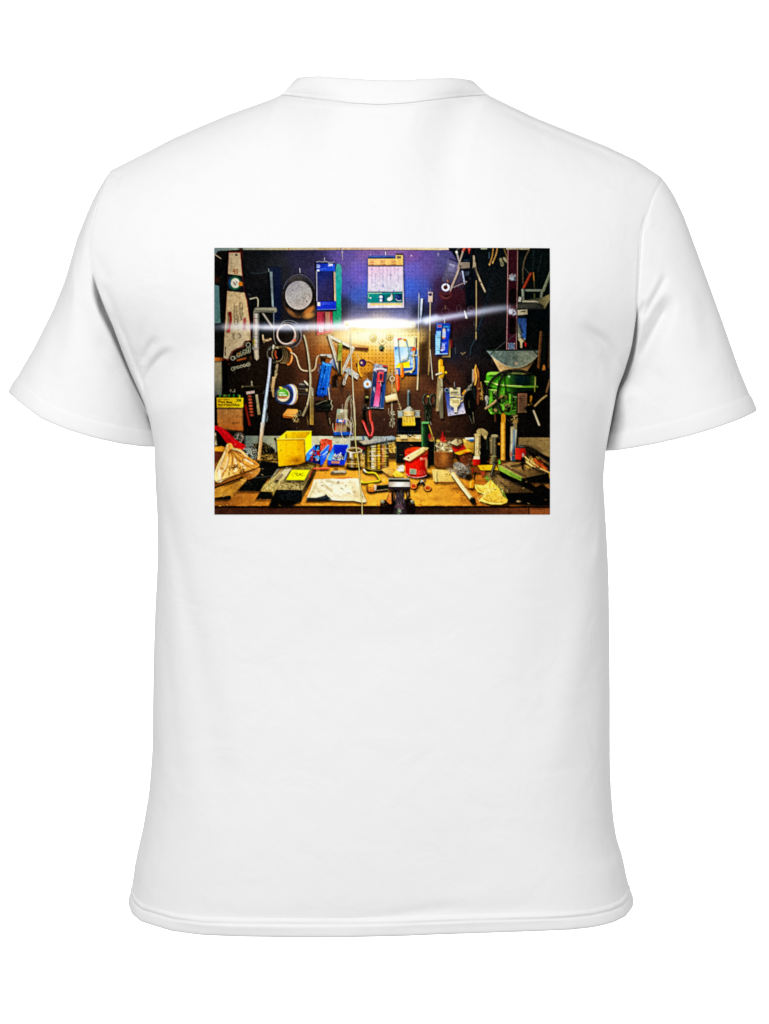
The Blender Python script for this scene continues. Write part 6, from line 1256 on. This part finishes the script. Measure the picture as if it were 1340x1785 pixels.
line(TB, 56, 'b8924c'); line([(x - 4, y - 3) for x, y in TB], 40, 'e8cf90'); line([(x - 12, y - 4) for x, y in TB], 14, 'fff2c4', .8, 1); ell(428, 900, 34, 40, '14150e', 1, .7, -30); line([(395, 880), (440, 862)], 10, '8c6c34', .8); ell(450, 945, 26, 12, '100a06', .8, 1.6)
RAG = [(448, 712), (520, 722), (560, 728), (600, 690), (640, 660), (690, 715), (742, 765), (766, 830), (790, 860), (836, 892), (825, 925), (760, 948), (640, 946), (560, 925), (500, 902), (540, 850), (552, 825), (480, 800), (458, 760)]
poly([(x + 8, y + 14) for x, y in RAG], '3c1c06', .7, 1.6); poly(RAG, ((480, 720), 'f4d868', (800, 920), 'e8bc48', 'f0cc58'), tex=.16)
scrib([(480, 720), (770, 900)], ['c08c20', 'fff0a8', 'a87418', 'fce88c', 'd8a838'], 90, 11, .55, 200, 50); ell(680, 850, 60, 60, 'e8b83c', .6, 3); ring(680, 850, 55, 55, 9, 'a87018', .7, a0=20, a1=180); line([(560, 880), (640, 920), (780, 920)], 10, '9c6414', .8, 1, sm=1); line([(520, 895), (640, 935), (780, 935)], 8, 'fce890', .8, sm=1); line([(640, 670), (620, 740), (650, 800)], 10, 'b88420', .7, 1, sm=1); line([(470, 725), (500, 780), (550, 800)], 10, 'b07c1c', .7, 1, sm=1); ell(845, 945, 24, 14, '100a06', .8, 2)
ell(965, 912, 28, 11, 'c8a068'); ell(955, 910, 14, 7, 'f0d49c')
poly([(860, 860), (1345, 850), (1345, 950), (1100, 955), (870, 935)], '050504', .35, 4)
K(8); poly([(1290, 540), (1345, 535), (1345, 690), (1310, 670)], 'e8c878', .95); poly([(1330, 430), (1345, 430), (1345, 480), (1325, 480)], '8a5424', .7)

SH[0] = 0.0
# ---------------------------------------------------------------- lamp and streaks of light in the picture
K(2)
glow(680, 870, 470, 70, 'a8a0d8', .60, 2.4, 'screen'); glow(680, 900, 425, 52, 'fff4e4', .7, 2.8, 'screen'); glow(640, 1010, 400, 66, 'ffc860', .8, 2.6, 'screen')
glow(520, 1060, 280, 90, 'fff0b8', .55, 2., 'screen')
K(1); beam([(0, 955), (150, 945), (450, 950), (900, 955), (1500, 945), (1580, 940)], 40, 'd8e0ff', .30, 52, .9); beam([(620, 955), (900, 955), (1250, 950), (1560, 945)], 30, 'f0f4ff', .24, 40, .6); beam([(150, 945), (300, 940), (440, 950)], 40, 'fff0e0', .45, 40, .3); beam([(460, 940), (620, 960), (800, 950)], 26, 'fff0f4', .45, 22, .4)
K(2); beam([(1080, 900), (1150, 885), (1340, 830)], 34, 'b8c8f0', .75, 30, .7)
K(3); beam([(-110, 885), (0, 860), (200, 825), (400, 795), (620, 750), (840, 725)], 46, 'c4d4ff', .8, 40, .40); beam([(-110, 885), (0, 860), (200, 825), (400, 790)], 26, 'e8f0ff', .45, 22, .15); beam([(500, 780), (700, 740), (880, 720), (1150, 690)], 52, 'b0a898', .38, 40, .10)
K(2)
poly([(268, 890), (300, 880), (420, 866), (680, 860), (950, 868), (1060, 888), (1095, 908), (1092, 955), (1050, 962), (900, 972), (680, 978), (450, 972), (330, 955), (280, 950)], ((300, 900), 'fffaf0', (1080, 930), 'fff8e8', 'ffffff'), 1, 2.2, tex=0, fine=0)
poly([(268, 900), (316, 900), (314, 950), (282, 948)], 'fff0cc', .8, 1.2, tex=0); ell(298, 928, 9, 9, 'd8b868', .6, 1); ring(1072, 938, 14, 13, 5, 'c8a858', .7); line([(320, 962), (560, 978), (900, 976), (1060, 962)], 9, 'ffe8b0', .6, 1.2, 1)
line([(346, 965), (344, 1072)], 10, 'f0e0b4', .9)
_vx = np.clip((np.abs(GX - 662) - 170) / 120, 0, 1); _vy = np.clip((770 - GY) / 60, .25, 1)
CV *= (1 - .24 * _vx * _vx * (3 - 2 * _vx) * _vy)[..., None]        # the lamp reaches the ends of the wall only weakly
# ---------------------------------------------------------------- print grain, bite and finish
_r = np.random.default_rng(77)
for k in range(260):
    _o[0], _o[1] = _r.uniform(376, 956), _r.uniform(765, 882); q = _r.normal() * .5
    line([(0, 0), (math.cos(q) * _r.uniform(6, 30), math.sin(q) * 20)], _r.uniform(3, 9), ['1a0c04', '3a1c08', 'f8d890', '120a06', 'c88c3c'][k % 5], _r.uniform(.3, .75), .6)
for k in range(150):
    _o[0], _o[1] = _r.uniform(376, 956), _r.uniform(440, 756); q = _r.uniform(0, 3)
    line([(0, 0), (math.cos(q) * 14, math.sin(q) * 22)], _r.uniform(3, 6), ['0a0806', '8c7c64', '100c0a', 'b4a48c', '060504'][k % 5], _r.uniform(.2, .55), .6)
L_ = CV.mean(-1, keepdims=True)
CV += (NOISE_1 * .022 + NOISE_F * .012)[..., None] * (1 - .6 * np.clip(L_, 0, 1))
# the crunchy local contrast of the over-processed original
def blur(a, k):
    w = np.exp(-0.5 * (np.arange(-3 * k, 3 * k + 1) / k) ** 2); w /= w.sum()
    for ax in (0, 1):
        p = np.pad(a, [(3 * k, 3 * k) if i == ax else (0, 0) for i in range(3)], 'edge')
        a = sum(w[i] * (p[i:i + a.shape[0]] if ax == 0 else p[:, i:i + a.shape[1]]) for i in range(len(w)))
    return a
CV = np.clip(CV, 0, 1)
CV += .12 * (CV - blur(CV, 2)) + .10 * (CV - blur(CV, 8))
CV = np.clip(CV, 0, 1) ** .93
CV = CV.mean(-1, keepdims=True) + 1.12 * (CV - CV.mean(-1, keepdims=True))
CV = np.clip(CV * 1.06 - .016, 0, 1)
CV = 0.70 * CV + .30 * CV * CV * (3 - 2 * CV)
CV = CV + .15 * (CV - blur(CV, 1))
CV = np.clip(CV, 0, 1)
#PAINT_END
INK = np.where(CV <= .04045, CV / 12.92, ((CV + .055) / 1.055) ** 2.4) * INK_GAIN

# ---------------------------------------------------------------- the print's mesh: follows the cloth, 0.4 mm proud
qx, qy = np.meshgrid(CX + (np.linspace(373, 959, PW) - CX) / 1.0152, CY + (np.linspace(431, 897, PH) - CY) / 1.0158)
tx, ty, tdep = torso_at(qx, qy)
PP = w3(qx, qy, tdep - .0004)
me = grids_mesh('printed_picture', [(PP, False)], 0)
ca = me.color_attributes.new('ink', 'FLOAT_COLOR', 'POINT')
ca.data.foreach_set('color', np.concatenate([np.clip(INK, 0, 1), np.ones((PH, PW, 1))], -1).astype(np.float32).ravel())
mi = bpy.data.materials.new('transfer_ink'); mi.use_nodes = True
nt = mi.node_tree; bb = nt.nodes['Principled BSDF']
at = nt.nodes.new('ShaderNodeAttribute'); at.attribute_name = 'ink'
nt.links.new(at.outputs['Color'], bb.inputs['Base Color'])
bb.inputs['Roughness'].default_value = .75; bb.inputs['Specular IOR Level'].default_value = 0.0
pr = part('printed_picture', me, mi, root)
pr['label'] = 'colourful printed photograph of a cluttered workbench under a lamp with tools on a pegboard'
